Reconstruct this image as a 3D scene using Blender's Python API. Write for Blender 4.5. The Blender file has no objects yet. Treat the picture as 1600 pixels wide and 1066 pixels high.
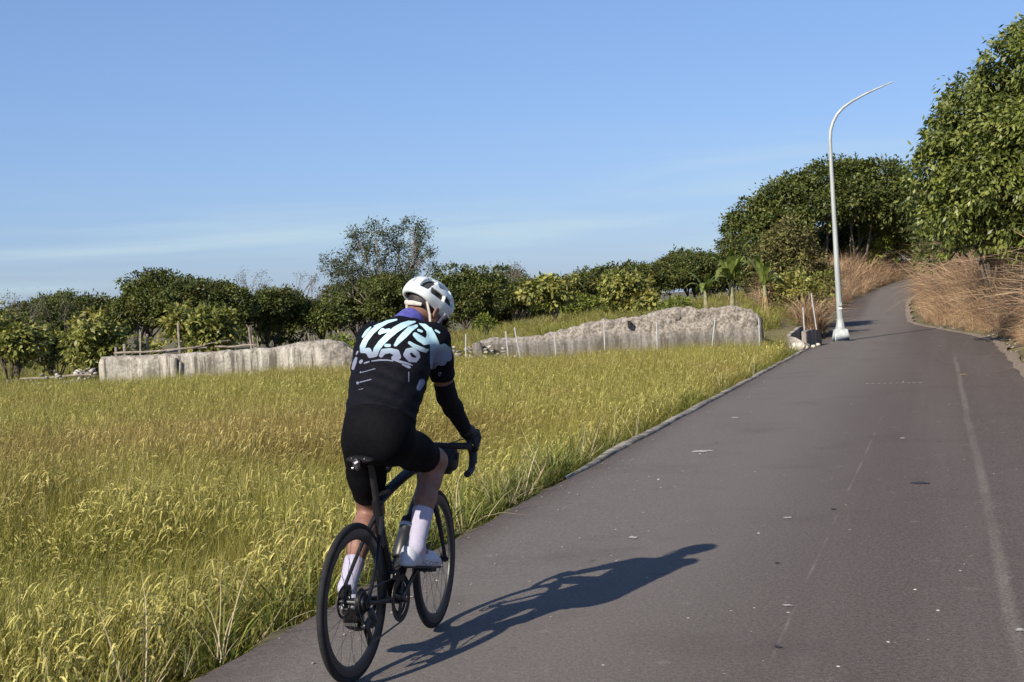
import bpy, bmesh, math, random
import numpy as np
from mathutils import Vector, Matrix, Euler, noise
from mathutils.bvhtree import BVHTree

R = math.radians
scene = bpy.context.scene
COL = scene.collection

# ------------------------------------------------------------------ camera
cam_d = bpy.data.cameras.new('camera')
cam = bpy.data.objects.new('camera', cam_d)
COL.objects.link(cam)
cam_d.sensor_width = 36.0
cam_d.lens = 50.0
cam_d.clip_start = 0.1
cam_d.clip_end = 12000.0
PITCH, ROLL = R(-1.654), R(2.8)
cam.matrix_world = (Matrix.Translation((0, 0, 1.58)) @ Matrix.Rotation(R(90) + PITCH, 4, 'X')
                    @ Matrix.Rotation(-ROLL, 4, 'Z'))
scene.camera = cam

# ------------------------------------------------------------------ sun and sky
SUN_EL = R(33.0)
SUN_DIR = Vector((-0.59, -0.807, 0)).normalized()          # horizontal direction towards the sun
sun_vec = Vector((SUN_DIR.x * math.cos(SUN_EL), SUN_DIR.y * math.cos(SUN_EL), math.sin(SUN_EL)))
sun_d = bpy.data.lights.new('sun', 'SUN')
sun_d.energy = 5.0
sun_d.angle = R(0.53)
sun_d.color = (1.0, 0.90, 0.76)
sun = bpy.data.objects.new('sun', sun_d)
sun.rotation_euler = sun_vec.to_track_quat('Z', 'Y').to_euler()
COL.objects.link(sun)

world = bpy.data.worlds.new('World')
scene.world = world
world.use_nodes = True
wn, wl = world.node_tree.nodes, world.node_tree.links
wn.clear()
w_out = wn.new('ShaderNodeOutputWorld')
w_bg = wn.new('ShaderNodeBackground')
w_bg.inputs['Strength'].default_value = 0.1
sky = wn.new('ShaderNodeTexSky')
sky.sky_type = 'NISHITA'
sky.sun_disc = False
sky.sun_elevation = SUN_EL
sky.sun_rotation = math.atan2(SUN_DIR.x, SUN_DIR.y)
sky.altitude = 20.0
sky.air_density = 1.0
sky.dust_density = 0.6
sky.ozone_density = 6.0
# thin high cloud veils and faint banks low over the horizon, laid out by direction
w_tc = wn.new('ShaderNodeTexCoord')
w_sep = wn.new('ShaderNodeSeparateXYZ')
wl.new(w_tc.outputs['Generated'], w_sep.inputs[0])
w_map = wn.new('ShaderNodeMapping')
w_map.inputs['Scale'].default_value = (2.4, 2.4, 34.0)
w_map.inputs['Location'].default_value = (0.35, 0.1, 0.0)
wl.new(w_tc.outputs['Generated'], w_map.inputs[0])
w_n1 = wn.new('ShaderNodeTexNoise')
w_n1.inputs['Scale'].default_value = 1.0
w_n1.inputs['Detail'].default_value = 5.0
w_n1.inputs['Distortion'].default_value = 0.3
wl.new(w_map.outputs[0], w_n1.inputs['Vector'])
w_r1 = wn.new('ShaderNodeMapRange')
w_r1.interpolation_type = 'SMOOTHSTEP'
w_r1.inputs['From Min'].default_value = 0.45
w_r1.inputs['From Max'].default_value = 0.70
wl.new(w_n1.outputs['Fac'], w_r1.inputs['Value'])
w_band = wn.new('ShaderNodeMapRange')                       # veils only near the horizon
w_band.interpolation_type = 'SMOOTHSTEP'
w_band.inputs['From Min'].default_value = 0.14
w_band.inputs['From Max'].default_value = 0.02
wl.new(w_sep.outputs['Z'], w_band.inputs['Value'])
w_mul = wn.new('ShaderNodeMath'); w_mul.operation = 'MULTIPLY'
wl.new(w_r1.outputs[0], w_mul.inputs[0]); wl.new(w_band.outputs[0], w_mul.inputs[1])
w_mul2 = wn.new('ShaderNodeMath'); w_mul2.operation = 'MULTIPLY'
w_mul2.inputs[1].default_value = 0.85
wl.new(w_mul.outputs[0], w_mul2.inputs[0])
w_mix = wn.new('ShaderNodeMix'); w_mix.data_type = 'RGBA'
w_mix.inputs['B'].default_value = (4.1, 5.3, 5.9, 1)
wl.new(w_mul2.outputs[0], w_mix.inputs['Factor'])
# the camera's response to the sky: compress its range evenly
w_s = wn.new('ShaderNodeVectorMath'); w_s.operation = 'SCALE'; w_s.inputs['Scale'].default_value = 0.1
w_g = wn.new('ShaderNodeGamma'); w_g.inputs['Gamma'].default_value = 0.65
w_t = wn.new('ShaderNodeVectorMath'); w_t.operation = 'MULTIPLY'; w_t.inputs[1].default_value = (5.35, 6.15, 8.05)
wl.new(sky.outputs[0], w_s.inputs[0]); wl.new(w_s.outputs[0], w_g.inputs['Color']); wl.new(w_g.outputs[0], w_t.inputs[0])
wl.new(w_t.outputs[0], w_mix.inputs['A'])
wl.new(w_mix.outputs['Result'], w_bg.inputs['Color'])
wl.new(w_bg.outputs[0], w_out.inputs['Surface'])

vs = scene.view_settings
vs.view_transform = 'Standard'
vs.look = 'None'
vs.exposure = 0.45
vs.gamma = 1.0
vs.use_curve_mapping = False
scene.render.film_transparent = False
scene.cycles.max_bounces = 5
scene.cycles.diffuse_bounces = 3
scene.cycles.glossy_bounces = 2
scene.cycles.transmission_bounces = 3
scene.cycles.transparent_max_bounces = 6
scene.cycles.use_denoising = True
scene.cycles.use_adaptive_sampling = True
scene.cycles.adaptive_threshold = 0.02

# ------------------------------------------------------------------ helpers: meshes and tags
def new_mesh(name, V, F, mat=None, smooth=False, face_attr=None, vert_attr=None, uv=None):
    V = np.asarray(V, np.float32).reshape(-1, 3)
    me = bpy.data.meshes.new(name)
    me.vertices.add(len(V))
    me.vertices.foreach_set('co', V.ravel())
    if isinstance(F, np.ndarray):
        k = F.shape[1]
        idx = F.astype(np.int32).ravel()
        starts = np.arange(0, len(idx), k, dtype=np.int32)
        n = len(F)
    else:
        ln = np.array([len(f) for f in F], np.int32)
        idx = np.array([i for f in F for i in f], np.int32)
        starts = np.concatenate([[0], np.cumsum(ln)[:-1]]).astype(np.int32)
        n = len(F)
    me.loops.add(len(idx))
    me.loops.foreach_set('vertex_index', idx)
    me.polygons.add(n)
    me.polygons.foreach_set('loop_start', starts)
    if smooth:
        me.polygons.foreach_set('use_smooth', np.ones(n, bool))
    me.update(calc_edges=True)
    me.validate()
    for k, a in (face_attr or {}).items():
        at_ = me.attributes.new(k, 'FLOAT', 'FACE'); at_.data.foreach_set('value', np.asarray(a, np.float32))
    for k, a in (vert_attr or {}).items():
        at_ = me.attributes.new(k, 'FLOAT', 'POINT'); at_.data.foreach_set('value', np.asarray(a, np.float32))
    if uv is not None:
        l = me.uv_layers.new(name='UVMap')
        l.data.foreach_set('uv', np.asarray(uv, np.float32)[idx].ravel())
    if mat: me.materials.append(mat)
    return me

def link(name, me, parent=None, mat=None):
    o = bpy.data.objects.new(name, me)
    COL.objects.link(o)
    if parent is not None: o.parent = parent
    if mat is not None:
        me.materials.clear(); me.materials.append(mat)
    return o

def empty(name, M=None):
    o = bpy.data.objects.new(name, None)
    o.empty_display_size = 0.1
    COL.objects.link(o)
    if M is not None: o.matrix_world = M
    return o

def tag(o, label=None, cat=None, group=None, kind=None):
    if label: o['label'] = label
    if cat: o['category'] = cat
    if group: o['group'] = group
    if kind: o['kind'] = kind
    return o

class MB:
    """collects boxes, tubes and discs into one mesh"""
    def __init__(s): s.V, s.F, s.n = [], [], 0
    def add(s, V, F):
        V = np.asarray(V, float).reshape(-1, 3)
        s.V.append(V); s.F += [tuple(int(i) + s.n for i in f) for f in F]; s.n += len(V)
        return s
    def box(s, c, d, M=None):
        c, d = np.array(c, float), np.array(d, float) / 2
        v = np.array([(x, y, z) for x in (-1, 1) for y in (-1, 1) for z in (-1, 1)], float) * d
        if M is not None: v = v @ np.array(M.to_3x3()).T
        return s.add(v + c, [(0, 1, 3, 2), (4, 6, 7, 5), (0, 4, 5, 1), (2, 3, 7, 6), (0, 2, 6, 4), (1, 5, 7, 3)])
    def tube(s, P, r, n=10, cap=True, sq=None, up=None, closed=False):
        """tube through points P; r: radius or list; sq: (a,b) ellipse factors"""
        P = np.array(P, float); m = len(P)
        r = np.full(m, r, float) if np.isscalar(r) else np.array(r, float)
        a, b = sq if sq else (1, 1)
        T = np.gradient(P, axis=0) if not closed else np.roll(P, -1, 0) - np.roll(P, 1, 0)
        T /= np.linalg.norm(T, axis=1)[:, None] + 1e-12
        u = np.array(up if up is not None else ((0, 0, 1) if abs(T[0][2]) < .9 else (1, 0, 0)), float)
        rings = []
        for i in range(m):
            n1 = u - T[i] * (u @ T[i])
            if np.linalg.norm(n1) < 1e-6: n1 = np.cross(T[i], (1, .3, .2))
            n1 /= np.linalg.norm(n1); n2 = np.cross(T[i], n1)
            if up is None: u = n1
            th = np.arange(n) * 2 * np.pi / n
            rings.append(P[i] + r[i] * (a * np.cos(th)[:, None] * n1 + b * np.sin(th)[:, None] * n2))
        V = np.concatenate(rings); F = []
        for i in range(m if closed else m - 1):
            i2 = (i + 1) % m
            for j in range(n):
                j2 = (j + 1) % n
                F.append((i * n + j, i * n + j2, i2 * n + j2, i2 * n + j))
        if cap and not closed:
            F.append(tuple(range(n - 1, -1, -1))); F.append(tuple((m - 1) * n + j for j in range(n)))
        return s.add(V, F)
    def lathe(s, prof, n=32, axis='x', c=(0, 0, 0), closed=False):
        """prof: list of (offset along axis, radius)"""
        V, F = [], []; m = len(prof)
        for (o, rr) in prof:
            for j in range(n):
                t = 2 * math.pi * j / n
                p = (o, rr * math.cos(t), rr * math.sin(t)) if axis == 'x' else (rr * math.cos(t), rr * math.sin(t), o)
                V.append((p[0] + c[0], p[1] + c[1], p[2] + c[2]))
        for i in range(m if closed else m - 1):
            i2 = (i + 1) % m
            for j in range(n):
                j2 = (j + 1) % n
                F.append((i * n + j, i * n + j2, i2 * n + j2, i2 * n + j))
        return s.add(V, F)
    def mesh(s, name, mat=None, smooth=True):
        me = new_mesh(name, np.concatenate(s.V), s.F, mat, smooth)
        return me
    def build(s, name, mat=None, parent=None, smooth=True, bevel=0):
        me = s.mesh(name, mat, smooth)
        if smooth:
            bm = bmesh.new(); bm.from_mesh(me)
            bmesh.ops.recalc_face_normals(bm, faces=bm.faces)
            for e in bm.edges:
                if len(e.link_faces) == 2 and e.calc_face_angle(0) > R(40): e.smooth = False
            if bevel: bmesh.ops.bevel(bm, geom=[e for e in bm.edges if not e.smooth], offset=bevel, segments=2, affect='EDGES')
            bm.to_mesh(me); bm.free()
        return link(name, me, parent)

def fbm(x, y, z=0.0, oct=4):
    v, a = 0.0, 0.5
    p = Vector((x, y, z))
    for _ in range(oct):
        v += a * noise.noise(p); p = p * 2.03 + Vector((3.1, 1.7, .9)); a *= .5
    return v

def smooth(a, b, x):
    t = np.clip((np.asarray(x, float) - a) / (b - a), 0, 1)
    return t * t * (3 - 2 * t)

# ------------------------------------------------------------------ helpers: materials
def nt(name):
    m = bpy.data.materials.new(name); m.use_nodes = True
    t = m.node_tree; t.nodes.clear()
    out = t.nodes.new('ShaderNodeOutputMaterial')
    b = t.nodes.new('ShaderNodeBsdfPrincipled')
    t.links.new(b.outputs[0], out.inputs['Surface'])
    return m, t, b, out

class N:
    """small node-building shorthand"""
    def __init__(s, t): s.t = t
    def new(s, typ, **kw):
        n = s.t.nodes.new(typ)
        for k, v in kw.items():
            if hasattr(n, k): setattr(n, k, v)
        return n
    def l(s, a, b): s.t.links.new(a, b)
    def set(s, sock, v):
        if isinstance(v, bpy.types.NodeSocket): s.l(v, sock)
        else: sock.default_value = v
    def pos(s): return s.new('ShaderNodeNewGeometry').outputs['Position']
    def obj(s): return s.new('ShaderNodeTexCoord').outputs['Object']
    def uv(s): return s.new('ShaderNodeTexCoord').outputs['UV']
    def map(s, v, scale=(1, 1, 1), loc=(0, 0, 0)):
        m = s.new('ShaderNodeMapping'); s.l(v, m.inputs[0])
        m.inputs['Scale'].default_value = scale; m.inputs['Location'].default_value = loc
        return m.outputs[0]
    def noise(s, v, scale, detail=4, rough=.55, dist=0.0):
        n = s.new('ShaderNodeTexNoise'); s.l(v, n.inputs['Vector'])
        n.inputs['Scale'].default_value = scale; n.inputs['Detail'].default_value = detail
        n.inputs['Roughness'].default_value = rough; n.inputs['Distortion'].default_value = dist
        return n.outputs['Fac']
    def voro(s, v, scale, feature='F1', out='Distance', rnd=1.0):
        n = s.new('ShaderNodeTexVoronoi', feature=feature); s.l(v, n.inputs['Vector'])
        n.inputs['Scale'].default_value = scale; n.inputs['Randomness'].default_value = rnd
        return n.outputs[out]
    def rng(s, v, a, b, c=0.0, d=1.0, sm=True):
        n = s.new('ShaderNodeMapRange')
        if sm: n.interpolation_type = 'SMOOTHSTEP'
        s.set(n.inputs['Value'], v)
        for k, x in zip(('From Min', 'From Max', 'To Min', 'To Max'), (a, b, c, d)): n.inputs[k].default_value = x
        return n.outputs[0]
    def mix(s, f, a, b, blend='MIX'):
        n = s.new('ShaderNodeMix', data_type='RGBA', blend_type=blend)
        for k, v in (('Factor', f), ('A', a), ('B', b)):
            if isinstance(v, tuple) and len(v) == 3: v = (*v, 1)
            s.set(n.inputs[k], v)
        return n.outputs['Result']
    def math(s, op, a, b=0.0):
        n = s.new('ShaderNodeMath', operation=op)
        s.set(n.inputs[0], a); s.set(n.inputs[1], b)
        return n.outputs[0]
    def attr(s, name, out='Fac'):
        n = s.new('ShaderNodeAttribute'); n.attribute_name = name
        return n.outputs[out]
    def bump(s, h, strength=.3, dist=.01):
        n = s.new('ShaderNodeBump'); s.l(h, n.inputs['Height'])
        n.inputs['Strength'].default_value = strength; n.inputs['Distance'].default_value = dist
        return n.outputs[0]

def plain(name, col, rough=.5, metal=0.0, var=.12, scale=30, spec=.5, coat=0.0, bump=0.0):
    m, t, b, o = nt(name); q = N(t)
    n = q.noise(q.obj(), scale, 4)
    c = q.mix(q.rng(n, .3, .7), tuple(x * (1 - var) for x in col), tuple(min(1, x * (1 + var)) for x in col))
    q.l(c, b.inputs['Base Color'])
    b.inputs['Roughness'].default_value = rough; b.inputs['Metallic'].default_value = metal
    b.inputs['Specular IOR Level'].default_value = spec; b.inputs['Coat Weight'].default_value = coat
    if bump: q.l(q.bump(n, bump, .003), b.inputs['Normal'])
    return m

def leaf_mat(name, dark, light, trans=.3, rough=.5, hue=None, spec=.3, patch=None):
    m, t, b, o = nt(name); q = N(t)
    c = q.mix(q.attr('tint'), dark, light)
    if hue: c = q.mix(q.rng(q.noise(q.pos(), .9, 2), .45, .7), c, q.mix(q.attr('tint'), tuple(x * .6 for x in hue), hue))
    if patch: c = q.mix(q.rng(q.attr('tint'), .93, .96), c, patch)
    q.l(c, b.inputs['Base Color'])
    b.inputs['Roughness'].default_value = rough; b.inputs['Specular IOR Level'].default_value = spec
    tr = q.new('ShaderNodeBsdfTranslucent')
    q.l(q.mix(1.0, c, (1.0, 1.0, .55), 'MULTIPLY'), tr.inputs['Color'])
    ms = q.new('ShaderNodeMixShader'); ms.inputs[0].default_value = trans
    q.l(b.outputs[0], ms.inputs[1]); q.l(tr.outputs[0], ms.inputs[2]); q.l(ms.outputs[0], o.inputs['Surface'])
    return m

# ------------------------------------------------------------------ the lay of the land
# road coordinates: s metres along the road from a point on its edge, n metres to the right of that edge
E0 = np.array([-1.48, 6.10]); HD = R(16.76)
DS = np.array([math.sin(HD), math.cos(HD)]); DN = np.array([math.cos(HD), -math.sin(HD)])
def sn(x, y):
    dx, dy = np.asarray(x, float) - E0[0], np.asarray(y, float) - E0[1]
    return dx * DS[0] + dy * DS[1], dx * DN[0] + dy * DN[1]
def xy(s, n):
    return E0[0] + s * DS[0] + n * DN[0], E0[1] + s * DS[1] + n * DN[1]
def road_l(s): return np.interp(s, [-60, 36, 42, 48, 60, 66, 70, 76, 85, 95, 110, 130], [0, 0, -.3, -.8, -.9, -.6, 0, 1.2, 4, 8, 15, 26])
def road_r(s): return np.interp(s, [-60, 31, 36, 40, 45, 49, 55, 62, 68, 76, 85, 95, 110, 130], [4.45, 4.45, 4.0, 3.4, 2.6, 2.1, 1.9, 1.8, 2.3, 4, 7, 11, 18, 29])
def road_z(s): return np.interp(s, [-60, 38, 46, 52, 57, 64, 69.5, 75, 85, 100, 130], [0, 0, .02, .12, .35, .75, 1.15, 1.55, 2.1, 2.6, 3.0])
def paddy_far(x): return 34.6 + .196 * np.asarray(x, float)

def terrain(x, y):
    x, y = np.asarray(x, float), np.asarray(y, float)
    s, n = sn(x, y)
    zr, nl, nr = road_z(s), road_l(s), road_r(s)
    # natural ground to the left of the road
    back = smooth(1.0, 7.0, y - paddy_far(x))
    lefth = np.interp(x, [-40, -12, -6, -1, 3, 9], [-.75, -.6, -.45, .1, .62, .6])
    lefth = lefth - smooth(62, 95, y) * np.clip(lefth + .75, 0, 2) * (1 - smooth(6, 12, x))
    zl = -.78 * (1 - back) + lefth * back
    hill = smooth(40, 62, s) * smooth(-14, -2, n)
    zl = zl * (1 - hill) + (zr + .45 * smooth(52, 66, s)) * hill
    edge = np.clip(nl - n, 0, None)
    wl_ = smooth(.12, .75, edge) * (s < 40) + smooth(.3, 2.2, edge) * (s >= 40)
    left = (zr - .05) * (1 - wl_) + zl * wl_
    # bank to the right
    bh = np.interp(s, [-60, 6, 14, 20, 30, 70, 90], [.1, .15, .55, .9, 1.25, 1.15, .8])
    dr = np.clip(n - nr, 0, None)
    right = zr - .05 + bh * smooth(.25, 2.6, dr) + .35 * smooth(3, 9, dr) * smooth(14, 24, s)
    far = smooth(120, 400, np.hypot(x, y))
    right = right * (1 - far) + (-.6) * far
    out = np.where(n < (nl + nr) / 2, left, right)
    onroad = (n > nl - .05) & (n < nr + .05)
    out = np.where(onroad, zr - .05, out)
    return out

def graded(lo, hi, step, far):
    a = list(np.arange(lo, hi + 1e-6, step)); d = step
    while a[-1] < far: d *= 1.35; a.append(a[-1] + d)
    d = step
    while a[0] > -far: d *= 1.35; a.insert(0, a[0] - d)
    return np.array(a)

# ground materials
m_soil, t, b, o = nt('soil'); q = N(t); p = q.pos()
n1 = q.noise(p, .35, 5); n2 = q.noise(p, 6, 6, .65)
c = q.mix(q.rng(n1, .35, .65), (.075, .055, .032), (.13, .115, .045))
c = q.mix(q.rng(n2, .42, .7, 0, .7), c, (.17, .15, .07))
q.l(c, b.inputs['Base Color']); b.inputs['Roughness'].default_value = .95
q.l(q.bump(n2, .6, .05), b.inputs['Normal'])

gx, gy = graded(-16, 24, .3, 4000), graded(2, 84, .35, 4000)
X, Y = np.meshgrid(gx, gy)
Z = terrain(X, Y)
rz = np.array([fbm(a * .8, b_ * .8, 0, 3) for a, b_ in zip(X.ravel(), Y.ravel())]).reshape(X.shape)
S_, N_ = sn(X, Y)
offroad = (N_ < road_l(S_) - .3) | (N_ > road_r(S_) + .3)
Z = Z + np.where(offroad, rz * .16, 0)
nx, ny = len(gx), len(gy)
idx = np.arange(nx * ny).reshape(ny, nx)
F = np.stack([idx[:-1, :-1], idx[:-1, 1:], idx[1:, 1:], idx[1:, :-1]], -1).reshape(-1, 4)
ground = link('ground', new_mesh('ground', np.stack([X, Y, Z], -1), F, m_soil, True))
tag(ground, 'earth of the paddy, verges and rising bank', None, None, 'structure')

# ------------------------------------------------------------------ road
m_asph, t, b, o = nt('asphalt'); q = N(t); p = q.pos(); uv = q.uv()
grain = q.noise(p, 190, 3, .7)
stone = q.voro(p, 95)
mid = q.noise(p, 9, 5, .6)
lanes = q.noise(q.map(uv, (1.1, .035, 1)), 1.0, 4, .6)        # long soft streaks along the road
blot = q.noise(p, .9, 5, .6)
g2 = q.noise(p, 46, 4, .75)
gr = q.math('ADD', q.math('MULTIPLY', grain, .5), q.math('MULTIPLY', g2, .5))
sepu = q.new('ShaderNodeSeparateXYZ'); q.l(uv, sepu.inputs[0])
track = q.math('ADD', sepu.outputs['X'], q.math('MULTIPLY', q.noise(q.map(uv, (.5, .06, 1)), 1.0, 3), .9))
pale = q.math('MULTIPLY', q.rng(track, .30, .85), q.rng(track, 3.3, 1.7))      # the paler wheel track nearer the paddy
c = q.mix(q.rng(gr, .32, .68), (.045, .0365, .032), (.160, .132, .115))
c = q.mix(q.math('MULTIPLY', pale, .75), c, q.mix(q.rng(gr, .32, .68), (.112, .102, .091), (.210, .191, .170)))
c = q.mix(q.rng(lanes, .42, .7, 0, .45), c, q.mix(q.rng(gr, .32, .68), (.105, .086, .077), (.19, .158, .142)))
c = q.mix(q.rng(blot, .5, .75, 0, .35), c, (.070, .055, .049))
c = q.mix(q.rng(mid, .55, .75, 0, .28), c, (.150, .124, .110))
cellc = q.voro(p, 26, out='Color')
sepc = q.new('ShaderNodeSeparateColor'); q.l(cellc, sepc.inputs[0])
dots = q.math('MULTIPLY', q.rng(q.voro(p, 26), .16, .09), q.rng(sepc.outputs[0], .975, .98))
c = q.mix(dots, c, (.34, .31, .28))
cell2 = q.voro(p, 4.3, out='Color'); sp2 = q.new('ShaderNodeSeparateColor'); q.l(cell2, sp2.inputs[0])
dd = q.math('ADD', q.voro(p, 4.3), q.math('MULTIPLY', q.noise(p, 30, 3), .12))
chips = q.math('MULTIPLY', q.rng(dd, .26, .12), q.rng(sp2.outputs[1], .84, .85))
c = q.mix(q.math('MULTIPLY', q.math('MULTIPLY', chips, q.rng(q.noise(p, 55, 4, .7), .42, .6)), .75), c, (.235, .205, .18))
smud = q.noise(q.map(p, (1.6, 1.0, 1)), 2.6, 6, .72, .4)
c = q.mix(q.math('MULTIPLY', q.rng(smud, .60, .74), q.rng(g2, .4, .62, .2, .8)), c, (.20, .175, .155))
stain = q.noise(p, 3.3, 6, .75, .6)
c = q.mix(q.rng(stain, .645, .70, 0, .75), c, (.045, .037, .034))
# the almost worn-off edge line and a thin filled seam, by distance across the road
wob = q.math('MULTIPLY', q.math('SUBTRACT', q.noise(q.map(uv, (.2, .5, 1)), 1.0, 3), .5), .10)
dl = q.math('ABSOLUTE', q.math('SUBTRACT', q.math('ADD', sepu.outputs['X'], wob), 3.44))
rag = q.noise(q.map(p, (1, 1, 1)), 34, 5, .75)
lm = q.math('MULTIPLY', q.rng(q.math('ADD', dl, q.math('MULTIPLY', q.math('SUBTRACT', rag, .5), .07)), .052, .012), q.rng(q.noise(p, 70, 4, .7), .36, .60))
lm = q.math('MULTIPLY', lm, q.rng(q.noise(q.map(uv, (.1, .45, 1)), 1.0, 4), .34, .58, .18, .75))
lm = q.math('MULTIPLY', lm, q.rng(sepu.outputs['Y'], 29, 24))
c = q.mix(lm, c, q.mix(q.rng(gr, .32, .68), (.165, .146, .118), (.265, .238, .195)))
dk = q.math('ABSOLUTE', q.math('SUBTRACT', q.math('ADD', sepu.outputs['X'], q.math('MULTIPLY', wob, .5)), q.math('ADD', q.math('MULTIPLY', sepu.outputs['Y'], .005), 2.43)))
km = q.math('MULTIPLY', q.rng(q.math('ADD', dk, q.math('MULTIPLY', q.math('SUBTRACT', rag, .5), .012)), .011, .003), q.rng(q.noise(q.map(uv, (.1, 1.1, 1)), 1.0, 4), .46, .64, .0, .6))
km = q.math('MULTIPLY', km, q.rng(sepu.outputs['Y'], 14, 10))
c = q.mix(km, c, (.215, .188, .162))
q.l(c, b.inputs['Base Color'])
b.inputs['Roughness'].default_value = .88; b.inputs['Specular IOR Level'].default_value = .15
q.l(q.bump(q.math('ADD', grain, q.math('MULTIPLY', stone, .8)), .55, .004), b.inputs['Normal'])

ss = np.concatenate([np.arange(-40, 36, 1.0), np.arange(36, 122, .8)])
nn = np.linspace(0, 1, 9)
V, UV = [], []
for s_ in ss:
    l_, r_ = road_l(s_), road_r(s_)
    wob = .05 * fbm(s_ * 1.1, 7.7, 0, 3)
    for f in nn:
        n_ = l_ + wob * (1 - f) + f * (r_ - l_) + f * .12 * fbm(s_ * .9, 2.2)
        x_, y_ = xy(s_, n_)
        V.append((x_, y_, road_z(s_) - .012 * (2 * f - 1) ** 2)); UV.append((n_, s_))
k = len(nn); idx = np.arange(len(V)).reshape(-1, k)
F = np.stack([idx[:-1, :-1], idx[:-1, 1:], idx[1:, 1:], idx[1:, :-1]], -1).reshape(-1, 4)
road = link('road', new_mesh('road', V, F, m_asph, True, uv=UV))
tag(road, 'narrow grey asphalt lane running uphill beside the paddy', None, None, 'structure')
def road_h(s_, n_):
    l_, r_ = road_l(s_), road_r(s_); f = (n_ - l_) / (r_ - l_)
    return float(road_z(s_) - .012 * (2 * f - 1) ** 2)

def worn(name, paint, amount, scale):
    m, t, b, o = nt(name); q = N(t); p = q.pos()
    w = q.rng(q.noise(p, scale, 5, .7), amount - .08, amount + .08)
    g = q.noise(p, 190, 3, .7)
    q.l(q.mix(w, q.mix(q.rng(g, .25, .75), (.066, .053, .047), (.150, .122, .107)), q.mix(q.rng(g, .2, .8), tuple(x * .75 for x in paint), paint)), b.inputs['Base Color'])
    b.inputs['Roughness'].default_value = .8
    return m
m_white = worn('white_road_paint', (.46, .43, .39), .42, 40)
m_yellow = worn('yellow_road_paint', (.50, .36, .12), .36, 20)
m_tar = plain('tar', (.030, .026, .025), .7, var=.3)

rnd = random.Random(4)
def flake(name, x_, y_, lx, ly, mat, seed, rot=0.0, z=.005):
    r2 = random.Random(seed); V = []
    n = 17
    for i in range(n):
        a = 2 * math.pi * i / n; k_ = r2.uniform(.5, 1.25)
        u_, v_ = lx / 2 * math.cos(a) * k_, ly / 2 * math.sin(a) * k_
        px, py = x_ + u_ * math.cos(rot) - v_ * math.sin(rot), y_ + u_ * math.sin(rot) + v_ * math.cos(rot)
        s_, n_ = sn(px, py); V.append((px, py, road_h(float(s_), float(n_)) + z))
    return link(name, new_mesh(name, V, [tuple(range(n))], mat), road)
for i, (x_, y_, lx, ly) in enumerate([(1.81, 13.99, .21, .20), (1.82, 9.67, .068, .07), (.72, 9.2, .05, .10), (3.87, 14.25, .06, .1), (1.3, 7.0, .05, .05),
        (2.2, 6.3, .04, .06), (2.7, 17.5, .1, .16)]):
    flake('paint_mark', x_, y_, lx, ly, m_white, i)
for i in range(10):
    flake('paint_mark', 5.50 + i * .084, 22.15 - i * .03, .055, .10, m_white, 40 + i)
flake('paint_mark', 7.37, 23.3, .17, .16, m_yellow, 77)
for i, (x_, y_, lx, ly) in enumerate([(3.12, 11.04, .135, .14), (1.1, 6.2, .035, .05), (2.2, 9.95, .04, .05), (1.45, 8.1, .035, .04)]):
    flake('tar_patch', x_, y_, lx, ly, m_tar, 90 + i)

# loose grit and tiny stones on the asphalt
r3 = np.random.default_rng(77)
bm = bmesh.new(); bmesh.ops.create_icosphere(bm, subdivisions=1, radius=1); ico = np.array([v.co[:] for v in bm.verts]); icof = np.array([[v.index for v in f.verts] for f in bm.faces]); bm.free()
k = 520
gs_ = np.concatenate([r3.uniform(-1.5, 8, 330), r3.uniform(8, 34, k - 330)]); gn_ = np.where(r3.random(k) < .25, r3.uniform(.02, .5, k), r3.uniform(.1, 4.35, k))
gx_, gy_ = xy(gs_, gn_); rad = np.clip(r3.lognormal(-5.55, .42, k), .0018, .010)
V = (ico[None] * r3.uniform(.65, 1.25, (k, len(ico), 1)) * rad[:, None, None] * np.stack([r3.uniform(.9, 1.8, k), r3.uniform(.9, 1.5, k), r3.uniform(.4, .8, k)], -1)[:, None]) + np.stack([gx_, gy_, road_z(gs_) - .004 + rad * .3], -1)[:, None]
F = (icof[None] + (np.arange(k) * len(ico))[:, None, None]).reshape(-1, 3)
tag(link('gravel', new_mesh('gravel', V.reshape(-1, 3), F, plain('pale_grit', (.30, .27, .235), .9, var=.5, scale=3))), 'scattered pale grit lying on the asphalt', 'gravel', None, 'stuff')

# concrete strip along the paddy side of the road
m_kerb, t, b, o = nt('kerb_concrete'); q = N(t); p = q.pos()
n1 = q.noise(p, 3.0, 6, .65); n2 = q.noise(p, 40, 4, .6)
c = q.mix(q.rng(n2, .3, .7), (.22, .20, .165), (.40, .37, .31))
c = q.mix(q.rng(n1, .44, .57, .9, 0), c, (.12, .105, .072))
q.l(c, b.inputs['Base Color']); b.inputs['Roughness'].default_value = .9; q.l(q.bump(n2, .5, .01), b.inputs['Normal'])
V = []
ks = np.arange(6.6, 35.2, .3)
for s_ in ks:
    w = (.095 + .05 * fbm(s_ * .6, 4.4)) * float(smooth(6.2, 9, s_)) + .01; z0 = .012 + .010 * fbm(s_ * .5, .3)
    off = .05 * fbm(s_ * 1.1, 7.7, 0, 3)
    for n_, z_ in ((off + .015, -.03), (off + .005, z0), (off - w, z0 - .008), (off - w - .05, -.25)):
        x_, y_ = xy(s_, n_); V.append((x_, y_, z_))
idx = np.arange(len(V)).reshape(-1, 4)
F = np.stack([idx[:-1, :-1], idx[:-1, 1:], idx[1:, 1:], idx[1:, :-1]], -1).reshape(-1, 4)
kerb = link('kerb', new_mesh('kerb', V, F, m_kerb, True))
tag(kerb, 'low crumbling concrete kerb between asphalt and rice paddy', None, None, 'structure')

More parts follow.
